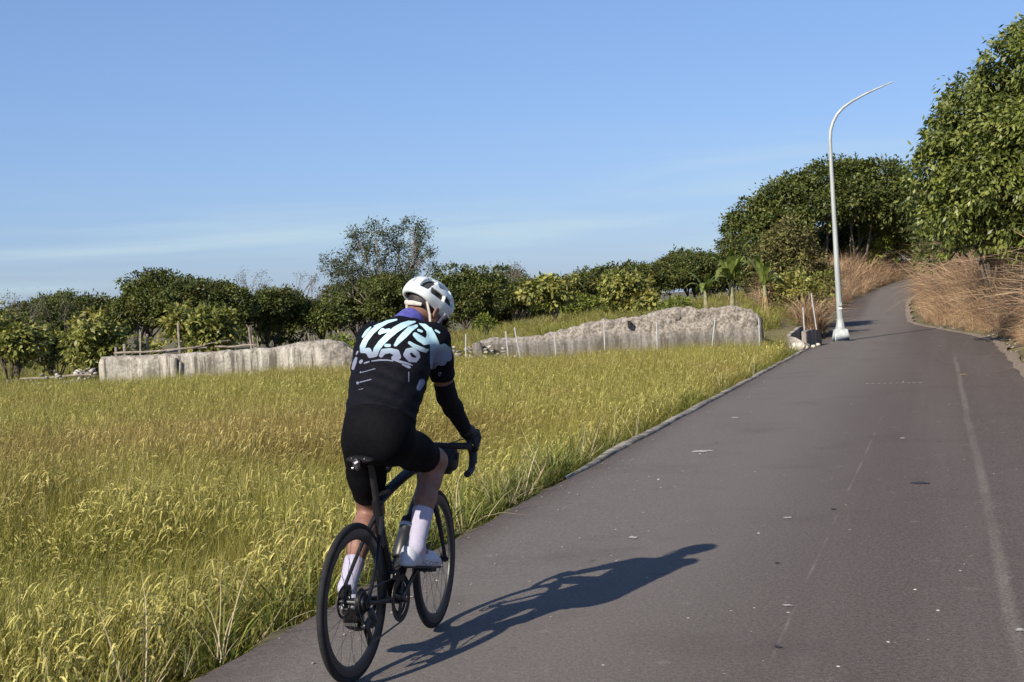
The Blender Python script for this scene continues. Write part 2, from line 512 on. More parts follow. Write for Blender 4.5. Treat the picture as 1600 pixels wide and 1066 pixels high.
# pale grit along the far side of the road
m_grit, t, b, o = nt('verge_grit'); q = N(t); p = q.pos()
n1 = q.noise(p, 14, 6, .7)
q.l(q.mix(q.rng(n1, .35, .65), (.14, .105, .075), (.29, .235, .18)), b.inputs['Base Color'])
b.inputs['Roughness'].default_value = .95; q.l(q.bump(n1, .8, .03), b.inputs['Normal'])
V = []
gs = np.arange(4, 72, .4)
for s_ in gs:
    r_ = road_r(s_) + .12 * fbm(s_ * .9, 2.2); w = max(.04, .16 + .35 * fbm(s_ * .7, 9.1))
    for f in (-.06, .4, 1.0):
        n_ = r_ + f * w if f > 0 else r_ + f
        x_, y_ = xy(s_, n_)
        V.append((x_, y_, max(float(road_z(s_)) - .004, float(terrain(x_, y_)) + .015) + (.02 * rnd.random() if f > 0 else 0)))
idx = np.arange(len(V)).reshape(-1, 3)
F = np.stack([idx[:-1, :-1], idx[:-1, 1:], idx[1:, 1:], idx[1:, :-1]], -1).reshape(-1, 4)
tag(link('verge', new_mesh('verge', V, F, m_grit, True)), 'pale grit verge along the foot of the dry bank', None, None, 'structure')

# ------------------------------------------------------------------ scattering of tufts (one object, geometry nodes)
def scatter(name, pts, rot, scl, idx, protos, mat, label, cat, kind='stuff'):
    coll = bpy.data.collections.new(name + '_tufts')
    for i, me in enumerate(protos):
        me.materials.clear(); me.materials.append(mat)
        coll.objects.link(bpy.data.objects.new('%s_tuft_%02d' % (name, i), me))
    me = bpy.data.meshes.new(name); n = len(pts)
    me.vertices.add(n); me.vertices.foreach_set('co', np.asarray(pts, np.float32).ravel())
    a = me.attributes.new('rot', 'FLOAT_VECTOR', 'POINT'); a.data.foreach_set('vector', np.asarray(rot, np.float32).ravel())
    a = me.attributes.new('scl', 'FLOAT_VECTOR', 'POINT'); a.data.foreach_set('vector', np.asarray(scl, np.float32).ravel())
    a = me.attributes.new('idx', 'INT', 'POINT'); a.data.foreach_set('value', np.asarray(idx, np.int32))
    o = bpy.data.objects.new(name, me); COL.objects.link(o)
    g = bpy.data.node_groups.new(name + '_nodes', 'GeometryNodeTree')
    g.interface.new_socket('Geometry', in_out='INPUT', socket_type='NodeSocketGeometry')
    g.interface.new_socket('Geometry', in_out='OUTPUT', socket_type='NodeSocketGeometry')
    gi, go = g.nodes.new('NodeGroupInput'), g.nodes.new('NodeGroupOutput')
    m2p = g.nodes.new('GeometryNodeMeshToPoints')
    iop = g.nodes.new('GeometryNodeInstanceOnPoints')
    ci = g.nodes.new('GeometryNodeCollectionInfo')
    ci.inputs['Collection'].default_value = coll
    ci.inputs['Separate Children'].default_value = True
    ci.inputs['Reset Children'].default_value = True
    def named(nm, dt):
        x = g.nodes.new('GeometryNodeInputNamedAttribute'); x.data_type = dt; x.inputs['Name'].default_value = nm
        return x.outputs['Attribute']
    g.links.new(gi.outputs[0], m2p.inputs['Mesh'])
    g.links.new(m2p.outputs[0], iop.inputs['Points'])
    g.links.new(ci.outputs[0], iop.inputs['Instance'])
    iop.inputs['Pick Instance'].default_value = True
    g.links.new(named('idx', 'INT'), iop.inputs['Instance Index'])
    g.links.new(named('rot', 'FLOAT_VECTOR'), iop.inputs['Rotation'])
    g.links.new(named('scl', 'FLOAT_VECTOR'), iop.inputs['Scale'])
    g.links.new(iop.outputs[0], go.inputs[0])
    md = o.modifiers.new('scatter', 'NODES'); md.node_group = g
    me.materials.append(mat)
    return tag(o, label, cat, None, kind)

def blades(n, spread, h, lean, droop, width, rng, seg=4, part0=0.0, part1=0.0, hvar=.25):
    """ribbon blades: returns V, F, per-face tint and per-face 'ear' flag"""
    a = rng.uniform(0, 2 * np.pi, n); rad = spread * np.sqrt(rng.uniform(0, 1, n))
    base = np.stack([rad * np.cos(a), rad * np.sin(a), np.zeros(n)], -1)
    az = a + rng.normal(0, .9, n)
    H = h * (1 + rng.uniform(-hvar, hvar, n)); L = np.abs(rng.normal(lean, lean * .5, n)); D = np.abs(rng.normal(droop, droop * .5, n))
    W = width * rng.uniform(.7, 1.2, n)
    side = np.stack([-np.sin(az + rng.normal(0, .5, n)), np.cos(az), rng.normal(0, .3, n)], -1); side /= np.linalg.norm(side, axis=1)[:, None]
    out = np.stack([np.cos(az), np.sin(az), 0 * az], -1)
    tt = np.linspace(0, 1, seg + 1)
    V = np.zeros((n, seg + 1, 2, 3))
    for i, t_ in enumerate(tt):
        c_ = base + out * (H * (L * t_ + D * t_ ** 3))[:, None] + np.array([0, 0, 1.0]) * (H * (t_ - (.5 * D) * t_ ** 4))[:, None]
        w_ = W * (1.0 if t_ < .5 else max(.08, 1 - (t_ - .5) * 1.9))
        V[:, i, 0] = c_ - side * w_[:, None] / 2; V[:, i, 1] = c_ + side * w_[:, None] / 2
    k = 2 * (seg + 1); idx = np.arange(n * k).reshape(n, seg + 1, 2)
    F = np.stack([idx[:, :-1, 0], idx[:, :-1, 1], idx[:, 1:, 1], idx[:, 1:, 0]], -1).reshape(-1, 4)
    tint = np.repeat(rng.uniform(0, 1, n), seg)
    hgt = np.tile((tt[:-1] + tt[1:]) / 2, n)
    return V.reshape(-1, 3), F, tint, hgt

def ears(n, spread, h, length, width, rng, seg=4):
    """drooping seed heads"""
    a = rng.uniform(0, 2 * np.pi, n); rad = spread * np.sqrt(rng.uniform(0, 1, n))
    H = h * rng.uniform(.85, 1.1, n)
    az = a + rng.normal(0, .8, n)
    out = np.stack([np.cos(az), np.sin(az), 0 * az], -1)
    p0 = np.stack([rad * np.cos(a), rad * np.sin(a), H], -1) + out * .04
    V, F, k = [], [], 0
    for i in range(n):
        side = np.array([-math.sin(az[i]), math.cos(az[i]), rng.normal(0, .4)]); side /= np.linalg.norm(side)
        L = length * rng.uniform(.7, 1.25); bend = rng.uniform(.7, 1.25)
        pr = []
        for j in range(seg + 1):
            t_ = j / seg
            pr.append(p0[i] + out[i] * L * .75 * t_ + np.array([0, 0, 1]) * L * (.35 * t_ - bend * t_ * t_))
        for j in range(seg + 1):
            w_ = width * (1.0, 1.25, 1.1, .8, .25)[j] * rng.uniform(.8, 1.2)
            V += [pr[j] - side * w_ / 2, pr[j] + side * w_ / 2]
        for j in range(seg): F.append((k + 2 * j, k + 2 * j + 1, k + 2 * j + 3, k + 2 * j + 2))
        k += 2 * (seg + 1)
    return np.array(V), np.array(F), np.repeat(rng.uniform(0, 1, n), seg)

# rice
m_rice, t, b, o = nt('ripening_rice'); q = N(t); p = q.pos()
oi = q.new('ShaderNodeObjectInfo')
patch = q.noise(q.map(p, (.16, .22, 0)), 1.0, 4, .6)
vd = q.new('ShaderNodeVectorMath', operation='DISTANCE'); q.l(q.map(p, (.19, .20, 0)), vd.inputs[0]); vd.inputs[1].default_value = (-.80, 3.5, 0)
patch = q.math('ADD', patch, q.rng(vd.outputs['Value'], 1.25, .15, -.07, .16))
ripe = q.rng(q.math('ADD', patch, q.math('MULTIPLY', q.math('SUBTRACT', oi.outputs['Random'], .5), .22)), .40, .66)
green = q.mix(q.attr('tint'), (.085, .100, .012), (.34, .325, .056))
gold = q.mix(q.attr('tint'), (.130, .092, .024), (.37, .28, .085))
c = q.mix(q.math('ADD', q.math('MULTIPLY', ripe, .7), .20), green, gold)
c = q.mix(q.rng(q.attr('tint'), .88, .91), c, (.50, .44, .19))
earc = q.mix(q.attr('tint'), (.34, .26, .072), (.60, .50, .19))
earg = q.mix(q.attr('tint'), (.33, .31, .070), (.60, .54, .18))
c = q.mix(q.attr('ear'), c, q.mix(ripe, earg, earc))
q.l(c, b.inputs['Base Color']); b.inputs['Roughness'].default_value = .55; b.inputs['Specular IOR Level'].default_value = .25
tr = q.new('ShaderNodeBsdfTranslucent'); q.l(c, tr.inputs['Color'])
ms = q.new('ShaderNodeMixShader'); ms.inputs[0].default_value = .15
q.l(b.outputs[0], ms.inputs[1]); q.l(tr.outputs[0], ms.inputs[2]); q.l(ms.outputs[0], o.inputs['Surface'])

rng = np.random.default_rng(11)
protos = []
for i in range(9):
    V1, F1, t1, h1 = blades(66, .09, .88, .17, .19, .0068, rng)
    V2, F2, t2 = ears(19, .11, .80, .10, .0085, rng)
    protos.append(new_mesh('rice_%d' % i, np.concatenate([V1, V2]), np.concatenate([F1, F2 + len(V1)]), None, False,
                           {'tint': np.concatenate([t1, t2]), 'ear': np.concatenate([0 * t1, 0 * t2 + 1])}))
pts = []
step = .158
for y_ in np.arange(3.0, 41.0, step):
    x_ = np.arange(-.385 * y_ - 2.2, 9.0, step)
    pts.append(np.stack([x_ + rng.uniform(-.06, .06, len(x_)), np.full(len(x_), y_) + rng.uniform(-.06, .06, len(x_))], -1))
pts = np.concatenate(pts)
s_, n_ = sn(pts[:, 0], pts[:, 1])
keep = (n_ < -.56 - .10 * rng.random(len(pts))) & (pts[:, 1] < paddy_far(pts[:, 0]) - .1) & (s_ < 29.6)
keep &= (pts[:, 1] < 24) | (rng.random(len(pts)) < .85)
pts = pts[keep]; n_ = n_[keep]; s_ = s_[keep]
zz = terrain(pts[:, 0], pts[:, 1])
# wind and lodging: swirls of flattened rice
ang = np.array([1.1 * math.pi * fbm(x_ * .22, y_ * .22, 5, 2) for x_, y_ in pts]) - .2
lod = np.array([fbm(x_ * .30 + 4, y_ * .26, 9, 3) for x_, y_ in pts])
lodz = smooth(5.5, 8.0, pts[:, 1]) * (1 - smooth(13.5, 20.5, pts[:, 1])) * smooth(-.8, -1.4, n_)
tilt = .07 + .06 * rng.standard_normal(len(pts)) + .80 * np.clip(lodz * smooth(-.16, .16, lod), 0, 1)
tilt += .25 * smooth(-1.1, -.5, n_) * (rng.random(len(pts)) - .3)
dx, dy = np.cos(ang) * tilt, np.sin(ang) * tilt
dx += .12 * smooth(-1.3, -.55, n_)                             # the outer row leans over the kerb
rot = np.stack([-dy, dx, rng.uniform(0, 2 * np.pi, len(pts))], -1)
# euler XYZ applies X first, so spin first via prototypes' own variety and tilt afterwards
M_ = []
for i in range(len(pts)):
    e = (Matrix.Rotation(dx[i], 3, 'Y') @ Matrix.Rotation(-dy[i], 3, 'X') @ Matrix.Rotation(rot[i, 2], 3, 'Z')).to_euler('XYZ')
    M_.append((e.x, e.y, e.z))
hs = 1.10 + .16 * np.array([fbm(x_ * .5, y_ * .5, 2, 2) for x_, y_ in pts]) + rng.uniform(-.09, .09, len(pts))
scl = np.stack([1 + 0 * hs, 1 + 0 * hs, hs], -1) * (1.0 + .05 * smooth(20, 36, pts[:, 1]))[:, None]
scatter('rice_crop', np.column_stack([pts, zz - .02]), M_, scl, rng.integers(0, 9, len(pts)), protos, m_rice,
        'ripening yellow green rice filling the paddy beside the road', 'rice')

# verge weeds along the kerb: green grass and pale dry stalks
m_weed = leaf_mat('verge_grass', (.07, .10, .018), (.24, .25, .06), .25, .6, None, .2, (.42, .36, .20))
protos = []
for i in range(5):
    V1, F1, t1, h1 = blades(26, .07, .36, .35, .45, .009, rng, 4, hvar=.45)
    protos.append(new_mesh('weed_%d' % i, V1, F1, None, False, {'tint': t1}))
k = 900
s_ = rng.uniform(-3, 33, k); n_ = -.14 - np.abs(rng.normal(0, .22, k)) - .05
x_, y_ = xy(s_, n_)
dens = np.array([fbm(a * .9, 3.3, 1, 2) for a in s_])
kp = (dens > -.10) | (s_ < 7); kp &= (s_ > 4.5) | (rng.random(k) < .5); kp &= ~((s_ > 8.0) & ((n_ > -.28) | (rng.random(k) < .5)) & (dens < .25))
s_, n_, x_, y_ = s_[kp], n_[kp], x_[kp], y_[kp]
z_ = np.maximum(terrain(x_, y_), -.5)
sc = rng.uniform(.5, 1.15, len(s_)) * np.where(n_ > -.22, .6, 1)
scatter('verge_weeds', np.column_stack([x_, y_, z_]), np.column_stack([rng.normal(0, .15, len(s_)), rng.normal(.1, .15, len(s_)), rng.uniform(0, 6.28, len(s_))]),
        np.column_stack([sc, sc, sc]), rng.integers(0, 5, len(s_)), protos, m_weed, 'straggling green grass along the kerb below the rice', 'grass')

m_stalk = leaf_mat('dry_stalk', (.30, .24, .14), (.62, .54, .36), .1, .7)
protos = []
for i in range(5):
    V1, F1, t1, h1 = blades(4, .06, .58, .12, .16, .0075, rng, 5, hvar=.45)
    V2, F2, t2, h2 = blades(4, .05, .4, .7, .5, .0065, rng, 4, hvar=.5)
    protos.append(new_mesh('stalk_%d' % i, np.concatenate([V1, V2]), np.concatenate([F1, F2 + len(V1)]), None, False, {'tint': np.concatenate([t1, t2])}))
s_ = np.concatenate([rng.uniform(-2.4, 3.0, 8), rng.uniform(3, 11, 15), rng.uniform(4.6, 6.6, 9), rng.uniform(11, 32, 4)])
n_ = -.12 - np.abs(rng.normal(0, .2, len(s_)))
x_, y_ = xy(s_, n_); z_ = np.maximum(terrain(x_, y_), -.35); sc = rng.uniform(.4, .9, len(s_))
scatter('dry_stalks', np.column_stack([x_, y_, z_]), np.column_stack([rng.normal(0, .28, len(s_)), rng.normal(.05, .28, len(s_)), rng.uniform(0, 6.28, len(s_))]),
        np.column_stack([sc, sc, sc]), rng.integers(0, 5, len(s_)), protos, m_stalk, 'bleached dry stalks sticking up along the edge of the paddy', 'stalks')

# dry brown grass on the bank, on the rise beyond the lamp and by the culvert
m_dry, t, b, o = nt('dry_bank_grass'); q = N(t); p = q.pos()
oi = q.new('ShaderNodeObjectInfo')
c = q.mix(q.attr('tint'), (.19, .118, .070), (.70, .505, .31))
pn = q.math('ADD', q.noise(p, .6, 3), q.math('MULTIPLY', q.math('SUBTRACT', oi.outputs['Random'], .5), .35))
c = q.mix(q.rng(pn, .50, .74), c, q.mix(q.attr('tint'), (.105, .058, .037), (.44, .28, .175)))
q.l(c, b.inputs['Base Color']); b.inputs['Roughness'].default_value = .7; b.inputs['Specular IOR Level'].default_value = .2
tr = q.new('ShaderNodeBsdfTranslucent'); q.l(c, tr.inputs['Color'])
ms = q.new('ShaderNodeMixShader'); ms.inputs[0].default_value = .2
q.l(b.outputs[0], ms.inputs[1]); q.l(tr.outputs[0], ms.inputs[2]); q.l(ms.outputs[0], o.inputs['Surface'])
def dry_protos(h):
    out = []
    for i in range(6):
        V1, F1, t1, h1 = blades(58, .28, h, .34, .50, .015, rng, 5, hvar=.6)
        out.append(new_mesh('dry_%d' % i, V1, F1, None, False, {'tint': t1}))
    return out
def dry_patch(name, s_, n_, h, hf, label):
    x_, y_ = xy(s_, n_); z_ = terrain(x_, y_)
    sc = hf * rng.uniform(.65, 1.2, len(s_))
    scatter(name, np.column_stack([x_, y_, z_ - .03]), np.column_stack([rng.normal(0, .24, len(s_)), rng.normal(0, .24, len(s_)), rng.uniform(0, 6.28, len(s_))]),
            np.column_stack([sc, sc, sc]), rng.integers(0, 6, len(s_)), dry_protos(h), m_dry, label, 'dry grass')
k = 4600
s_ = rng.uniform(6, 72, k); u_ = np.abs(rng.normal(0, 2.4, k)); n_ = road_r(s_) + .55 + u_
hf = (.35 + .68 * smooth(0, 1.0, u_)) * (.5 + .5 * smooth(8, 18, s_)) * np.array([max(.45, .98 + 1.1 * fbm(a * .8, b_ * .8, 4, 3)) for a, b_ in zip(s_, n_)])
kp = rng.random(k) < (.45 + .55 * smooth(8, 16, s_))
dry_patch('dry_bank_grass', s_[kp], n_[kp], 1.0, hf[kp], 'tall dry brown grass covering the bank beside the road')
k = 620
s_ = rng.uniform(58, 80, k); n_ = road_l(s_) - .3 - rng.uniform(0, 3.2, k)
dry_patch('dry_rise_grass', s_, n_, .95, .65 + .35 * smooth(.2, 1.2, road_l(s_) - n_), 'tawny dry grass on the rise where the road bends')
k = 60
s_ = rng.uniform(37.6, 41.2, k); n_ = road_l(s_) - .30 - rng.uniform(0, .45, k)
dry_patch('dry_culvert_grass', s_, n_, .80, np.full(k, .85), 'clump of straw coloured grass between culvert and street lamp')

# rough green grass behind the ruined walls
m_rough = leaf_mat('rough_grass', (.12, .135, .03), (.36, .34, .09), .25, .6, (.32, .26, .11), .2)
protos = []
for i in range(5):
    V1, F1, t1, h1 = blades(60, .3, .42, .3, .4, .014, rng, 3, hvar=.5)
    protos.append(new_mesh('rough_%d' % i, V1, F1, None, False, {'tint': t1}))
k = 5200
y_ = rng.uniform(38, 75, k); x_ = rng.uniform(-1, 1, k) * .42 * y_
s_, n_ = sn(x_, y_)
kp = (y_ > paddy_far(x_) + 1.8) & (n_ < road_l(s_) - .6) & (x_ < 14)
x_, y_ = x_[kp], y_[kp]; sc = rng.uniform(.4, 1.1, len(x_))
scatter('rough_grass', np.column_stack([x_, y_, terrain(x_, y_) - .02]), np.column_stack([rng.normal(0, .1, len(x_)), rng.normal(0, .1, len(x_)), rng.uniform(0, 6.28, len(x_))]),
        np.column_stack([sc, sc, sc]), rng.integers(0, 5, len(x_)), protos, m_rough, 'rough yellow green grass growing behind the ruined walls', 'grass')

# ------------------------------------------------------------------ ruined concrete walls
def ruin_mat(name, tone):
    m, t, b, o = nt(name); q = N(t); p = q.pos()
    sep = q.new('ShaderNodeSeparateXYZ'); q.l(p, sep.inputs[0])
    fine = q.noise(p, 14, 6, .7)
    big = q.noise(p, 1.3, 5, .65)
    streak = q.noise(q.map(p, (5.5, 5.5, .35)), 1.0, 5, .65, .2)
    c = q.mix(q.rng(fine, .3, .7), tuple(x * .72 for x in tone), tuple(x * 1.25 for x in tone))
    c = q.mix(q.rng(streak, .52, .64, 0, .6), c, tuple(min(.74, x * 2.0) for x in tone))                 # lime runs
    c = q.mix(q.rng(streak, .49, .41, 0, .9), c, (.105, .09, .072))               # soot and algae runs
    c = q.mix(q.rng(big, .54, .66, 0, .7), c, (.155, .132, .108))
    rag = q.math('ADD', sep.outputs['Z'], q.math('MULTIPLY', q.math('SUBTRACT', q.noise(p, 1.1, 4), .5), .9))
    c = q.mix(q.math('MULTIPLY', q.attr('rough_top'), q.rng(fine, .2, .6, .55, 1)), c, q.mix(q.rng(fine, .35, .65), (.14, .118, .096), (.42, .38, .325)))
    q.l(c, b.inputs['Base Color']); b.inputs['Roughness'].default_value = .92
    q.l(q.bump(q.math('ADD', fine, q.math('MULTIPLY', q.noise(p, 60, 3), .4)), .8, .05), b.inputs['Normal'])
    return m

def ruin(name, prof, y0, thick, mat, label, seed, rough_w, slope=0.0, rag=1.0):
    """wall following prof = [(x, top z)], front face at y0 + slope*x, ragged eroded top"""
    xs = np.array([p[0] for p in prof]); zs = np.array([p[1] for p in prof])
    nX = int((xs[-1] - xs[0]) / .06) + 1
    X = np.linspace(xs[0], xs[-1], nX)
    nf, ntp, nb = 26, 10, 10
    V, att = [], []
    for x in X:
        top = float(np.interp(x, xs, zs)) + rag * .10 * fbm(x * 2.6, seed, 0, 4) + rag * .09 * fbm(x * 9, seed, 3, 3)
        rw = float(np.interp(x, [p[0] for p in rough_w], [p[1] for p in rough_w]))     # share of the face that is broken
        z0 = -.95; y_f = y0 + slope * x
        endr = min(1, (x - X[0]) / .12 + .15, (X[-1] - x) / .12 + .15)
        for j in range(nf):
            f = j / (nf - 1); z = z0 + (top - z0) * f
            brk = float(smooth(1 - rw - .05, 1 - rw + .05 + .08, f + .10 * fbm(x * 1.7, z * 2, seed)))
            d = .012 * fbm(x * 5, z * 5, seed, 3) + brk * (.07 + .30 * (f - (1 - rw)) + .16 * fbm(x * 3.1, z * 3.4, seed + 5, 4) + .14 * fbm(x * 8, z * 8, seed + 2, 3))
            if f > .95: d += (f - .95) * .5
            V.append((x, y_f + d + (1 - endr) * .25, z)); att.append(brk)
        for j in range(1, ntp + 1):
            f = j / ntp; y = y_f + .14 + f * (thick - .1)
            V.append((x, y, top + .10 * rag * fbm(x * 4.2, y * 4.2, seed + 9, 4) - .05 * f)); att.append(1)
        for j in range(1, nb + 1):
            f = j / nb; V.append((x, y_f + thick + .05, top - .05 - (top - z0) * f)); att.append(0)
    k = nf + ntp + nb
    idx = np.arange(len(V)).reshape(nX, k)
    F = np.stack([idx[:-1, :-1], idx[1:, :-1], idx[1:, 1:], idx[:-1, 1:]], -1).reshape(-1, 4)
    F = [tuple(f) for f in F] + [tuple(idx[0]), tuple(idx[-1][::-1])]
    o = link(name, new_mesh(name, V, F, mat, False, None, {'rough_top': att}))
    return tag(o, label, 'wall')

m_ruin_l = ruin_mat('weathered_concrete_pale', (.37, .345, .29))
m_ruin_r = ruin_mat('weathered_concrete_grey', (.185, .170, .148))
wall_l = ruin('ruined_wall', [(-10.9, .50), (-10.78, .60), (-9.2, .60), (-7.9, .62), (-6.4, .64), (-5.5, .74), (-4.85, .79), (-4.5, .70), (-4.2, .48), (-4.0, .2)],
     37.2, .9, m_ruin_l, 'long low ruined concrete wall with pale streaks, standing left of the cyclist', 1.3,
     [(-11, .03), (-9, .06), (-7, .05), (-5.2, .12), (-4.5, .4), (-4, .7)], rag=.55)
wall_r = ruin('ruined_wall', [(-1.0, .28), (-.9, .50), (-.75, .55), (-.17, .57), (.87, .58), (1.74, .80), (2.61, .92), (3.48, .97), (4.0, 1.08), (4.5, 1.18), (5.2, 1.09), (6.07, 1.11), (6.5, 1.02), (6.83, .74)],
     38.3, 1.1, m_ruin_r, 'broken concrete wall with crumbling top, standing behind the white stakes', 6.1,
     [(-1, .05), (0, .12), (1.2, .16), (2.4, .24), (3.4, .30), (4.2, .36), (5.5, .34), (6.9, .30)])

# buttresses, broken end slab and the dark slot box of the walls
mb = MB(); mb.box((-8.86, 37.14, -.15), (.16, .14, 1.3)); mb.box((-8.72, 37.16, -.20), (.05, .12, 1.2), Matrix.Rotation(R(4), 3, 'Y'))
mb.build('buttress', m_ruin_l, wall_l, bevel=.015)
mb = MB()
for i in range(5): mb.box((-8.35 + i * .10, 37.03, -.10 - i * .012), (.028, .03, .30), Matrix.Rotation(R(18), 3, 'Y'))
mb.box((-8.13, 37.05, .04), (.62, .035, .035), Matrix.Rotation(R(2), 3, 'Y')); mb.box((-7.86, 37.02, -.03), (.12, .10, .10), Matrix.Rotation(R(35), 3, 'Y'))
mb.build('leaning_rack', plain('old_timber', (.30, .26, .21), .9, var=.3, scale=12), wall_l)
mb = MB(); mb.box((-.90, 38.0, .02), (.26, .35, .95), Matrix.Rotation(R(-6), 3, 'Y')); mb.build('end_slab', m_ruin_r, wall_r, bevel=.03)
m_dark = plain('recess_shade', (.02, .018, .015), .95)  # near-black colour standing in for the shade inside openings
mb = MB(); mb.box((3.18, 38.40, .78), (.07, .28, .17)); mb.build('drain_hole_shade', m_dark, wall_r)  # solid box, no opening: the shade of a slot put into its colour

# rubble lying by the walls
m_rubble = ruin_mat('rubble_concrete', (.42, .39, .34))
def rubble(name, spots, label, seed):
    r2 = random.Random(seed); V, F, k = [], [], 0
    for (cx, cy, sx, sy, n, rmin, rmax, hz) in spots:
        for _ in range(n):
            x, y = r2.gauss(cx, sx), r2.gauss(cy, sy); r = r2.uniform(rmin, rmax)
            z = float(terrain(x, y)) + hz * r2.random() + r * .3
            bm = bmesh.new(); bmesh.ops.create_icosphere(bm, subdivisions=1, radius=1)
            fl = r2.uniform(.3, .8); Mr = Euler((r2.uniform(-.5, .5), r2.uniform(-.5, .5), r2.uniform(0, 6.3))).to_matrix()
            st = r2.uniform(1, 1.9)
            for v in bm.verts:
                c_ = Vector((v.co.x * st, v.co.y, v.co.z * fl)) * r * r2.uniform(.7, 1.1)
                c_ = Mr @ c_; V.append((x + c_.x, y + c_.y, z + c_.z))
            for f in bm.faces: F.append(tuple(v.index + k for v in f.verts))
            k += len(bm.verts); bm.free()
    o = link(name, new_mesh(name, V, F, m_rubble, False, None, {'rough_top': np.zeros(len(V))}))
    return tag(o, label, 'rubble', None, 'stuff')
rubble('rubble', [(-11.8, 37.8, .55, .3, 90, .03, .09, .9), (-13.6, 37.4, 1.2, .3, 70, .03, .07, .75), (-11.4, 38.0, .3, .3, 20, .06, .12, .9)],
       'pale broken concrete heaped at the outer end of the low wall', 3)
rubble('rubble', [(-1.5, 37.5, .35, .3, 60, .04, .10, .85), (-.5, 37.6, .5, .25, 40, .03, .09, .8), (-3.9, 37.6, .4, .4, 50, .04, .11, .9)],
       'grey rubble lying between the two ruined walls', 5)
rubble('rubble', [(*xy(s_, road_r(s_) + .28), .10, .35, 5, .02, .045, .02) for s_ in np.arange(13, 44, 1.9)], 'pale stones along the foot of the dry bank', 8)

# poles and timbers lying on and behind the left wall
m_log = plain('grey_timber', (.24, .20, .16), .9, var=.35, scale=9, bump=.4)
def log(name, a, b_, r0, r1, label, cat, mat=None):
    P = [np.array(a) + (np.array(b_) - np.array(a)) * f + np.array([.0, .02 * math.sin(7 * f), .015 * math.sin(9 * f + 1)]) for f in np.linspace(0, 1, 7)]
    mb = MB(); mb.tube(P, np.linspace(r0, r1, 7), 7)
    o = mb.build(name, mat or m_log); tag(o, label, cat); return o
log('timber_log', (-10.55, 37.65, .67), (-8.1, 37.75, .72), .032, .025, 'long weathered log lying on top of the low wall', 'log')
log('timber_log', (-9.1, 37.5, .66), (-7.5, 37.9, .88), .016, .012, 'thin crooked branch propped across the low wall', 'branch')
log('timber_log', (-7.9, 37.8, .71), (-6.8, 37.7, .72), .028, .022, 'short pale log on the middle of the low wall', 'log')
log('timber_log', (-13.0, 37.5, .12), (-11.1, 37.4, .16), .03, .03, 'straight plank lying over the rubble heap', 'plank')
log('timber_post', (-10.75, 38.7, -.6), (-10.78, 38.7, .83), .045, .04, 'short stump post beside the outer end of the low wall', 'post')
log('timber_post', (-10.55, 38.9, -.6), (-10.60, 38.9, .90), .05, .045, 'second stump post, standing close behind the wall end', 'post')
log('timber_post', (-10.66, 40.6, -.6), (-10.58, 40.6, 1.18), .03, .03, 'pale bare stake leaning behind the low wall', 'stake')
log('timber_post', (-10.50, 40.8, -.6), (-10.44, 40.8, 1.12), .03, .03, 'pale bare stake, twin of the leaning one', 'stake')
log('timber_post', (-9.32, 40.0, -.5), (-9.36, 40.0, 1.40), .05, .03, 'slim trunk like pole behind the middle of the low wall', 'pole')
log('timber_post', (-7.80, 43.0, -.5), (-7.93, 43.0, 1.15), .035, .03, 'dark thin stake behind the higher stretch of the low wall', 'stake')

# white stakes along the far edge of the paddy
m_pvc = plain('white_pipe', (.42, .43, .42), .45, var=.12, scale=14)
where = ['by the gap between the walls', 'tilted, second from the wall gap', 'leaning against its neighbour at the wall end', 'before the low stretch of the broken wall',
         'where the broken wall starts to rise', 'before the middle of the broken wall', 'leaning over, before the tall stretch of broken wall', 'at the road end of the broken wall']
sp = [(-1.23, -1.19, .75), (-.11, -.15, .77), (.20, .08, .86), (1.13, 1.11, .67), (2.41, 2.42, .89), (3.78, 3.80, .81), (5.20, 5.33, .80), (6.47, 6.48, .78)]
for i, (xa, xb, zt) in enumerate(sp):
    yy = 37.0 + .03 * i
    dxdz = (xb - xa) / .8
    mb = MB(); mb.tube([(xa - dxdz * .75, yy, -.8), (xa, yy, 0), (xb, yy, zt)], .017, 8)
    o = mb.build('fence_stake', m_pvc)
    tag(o, 'thin white stake ' + where[i], 'stake', 'white stakes along the paddy')
mb = MB(); mb.tube([(7.55, 36.6, -.2), (7.52, 36.6, 1.02)], .018, 8); tag(mb.build('fence_stake', m_pvc), 'white stake standing over the mouth of the culvert', 'stake', 'white stakes along the paddy')
mb = MB(); mb.tube([(8.46, 39.3, 0), (8.32, 39.3, 1.36)], .018, 8); tag(mb.build('fence_stake', m_pvc), 'tall leaning white stake in the straw coloured grass clump', 'stake', 'white stakes along the paddy')

# ------------------------------------------------------------------ culvert headwall at the road side
cv = empty('culvert', Matrix.Translation((7.15, 36.4, -.2)))
tag(cv, 'small concrete culvert with angled wing walls by the road', 'culvert')
def slab(name, pts, th, mat, parent, off):
    """upright slab from plan-view line pts [(x,y,zbottom,ztop)...] with thickness"""
    V = []
    P = np.array(pts, float)
    d = P[-1, :2] - P[0, :2]; d /= np.linalg.norm(d); nrm = np.array([-d[1], d[0]]) * th
    for (x, y, zb, zt) in pts:
        for (o_, z) in ((0, zb), (0, zt), (1, zt), (1, zb)): V.append((x + nrm[0] * o_ - off[0], y + nrm[1] * o_ - off[1], z - off[2]))
    F = []
    for i in range(len(pts) - 1):
        for j in range(4):
            j2 = (j + 1) % 4; F.append((4 * i + j, 4 * i + j2, 4 * i + 4 + j2, 4 * i + 4 + j))
    F.append((3, 2, 1, 0)); m = 4 * (len(pts) - 1); F.append((m, m + 1, m + 2, m + 3))
    mb = MB().add(V, F)
    return mb.build(name, mat, parent, bevel=.012)
off = (7.15, 36.4, -.2)
m_cv = ruin_mat('culvert_concrete', (.30, .27, .235))
for mm in (m_cv,): pass
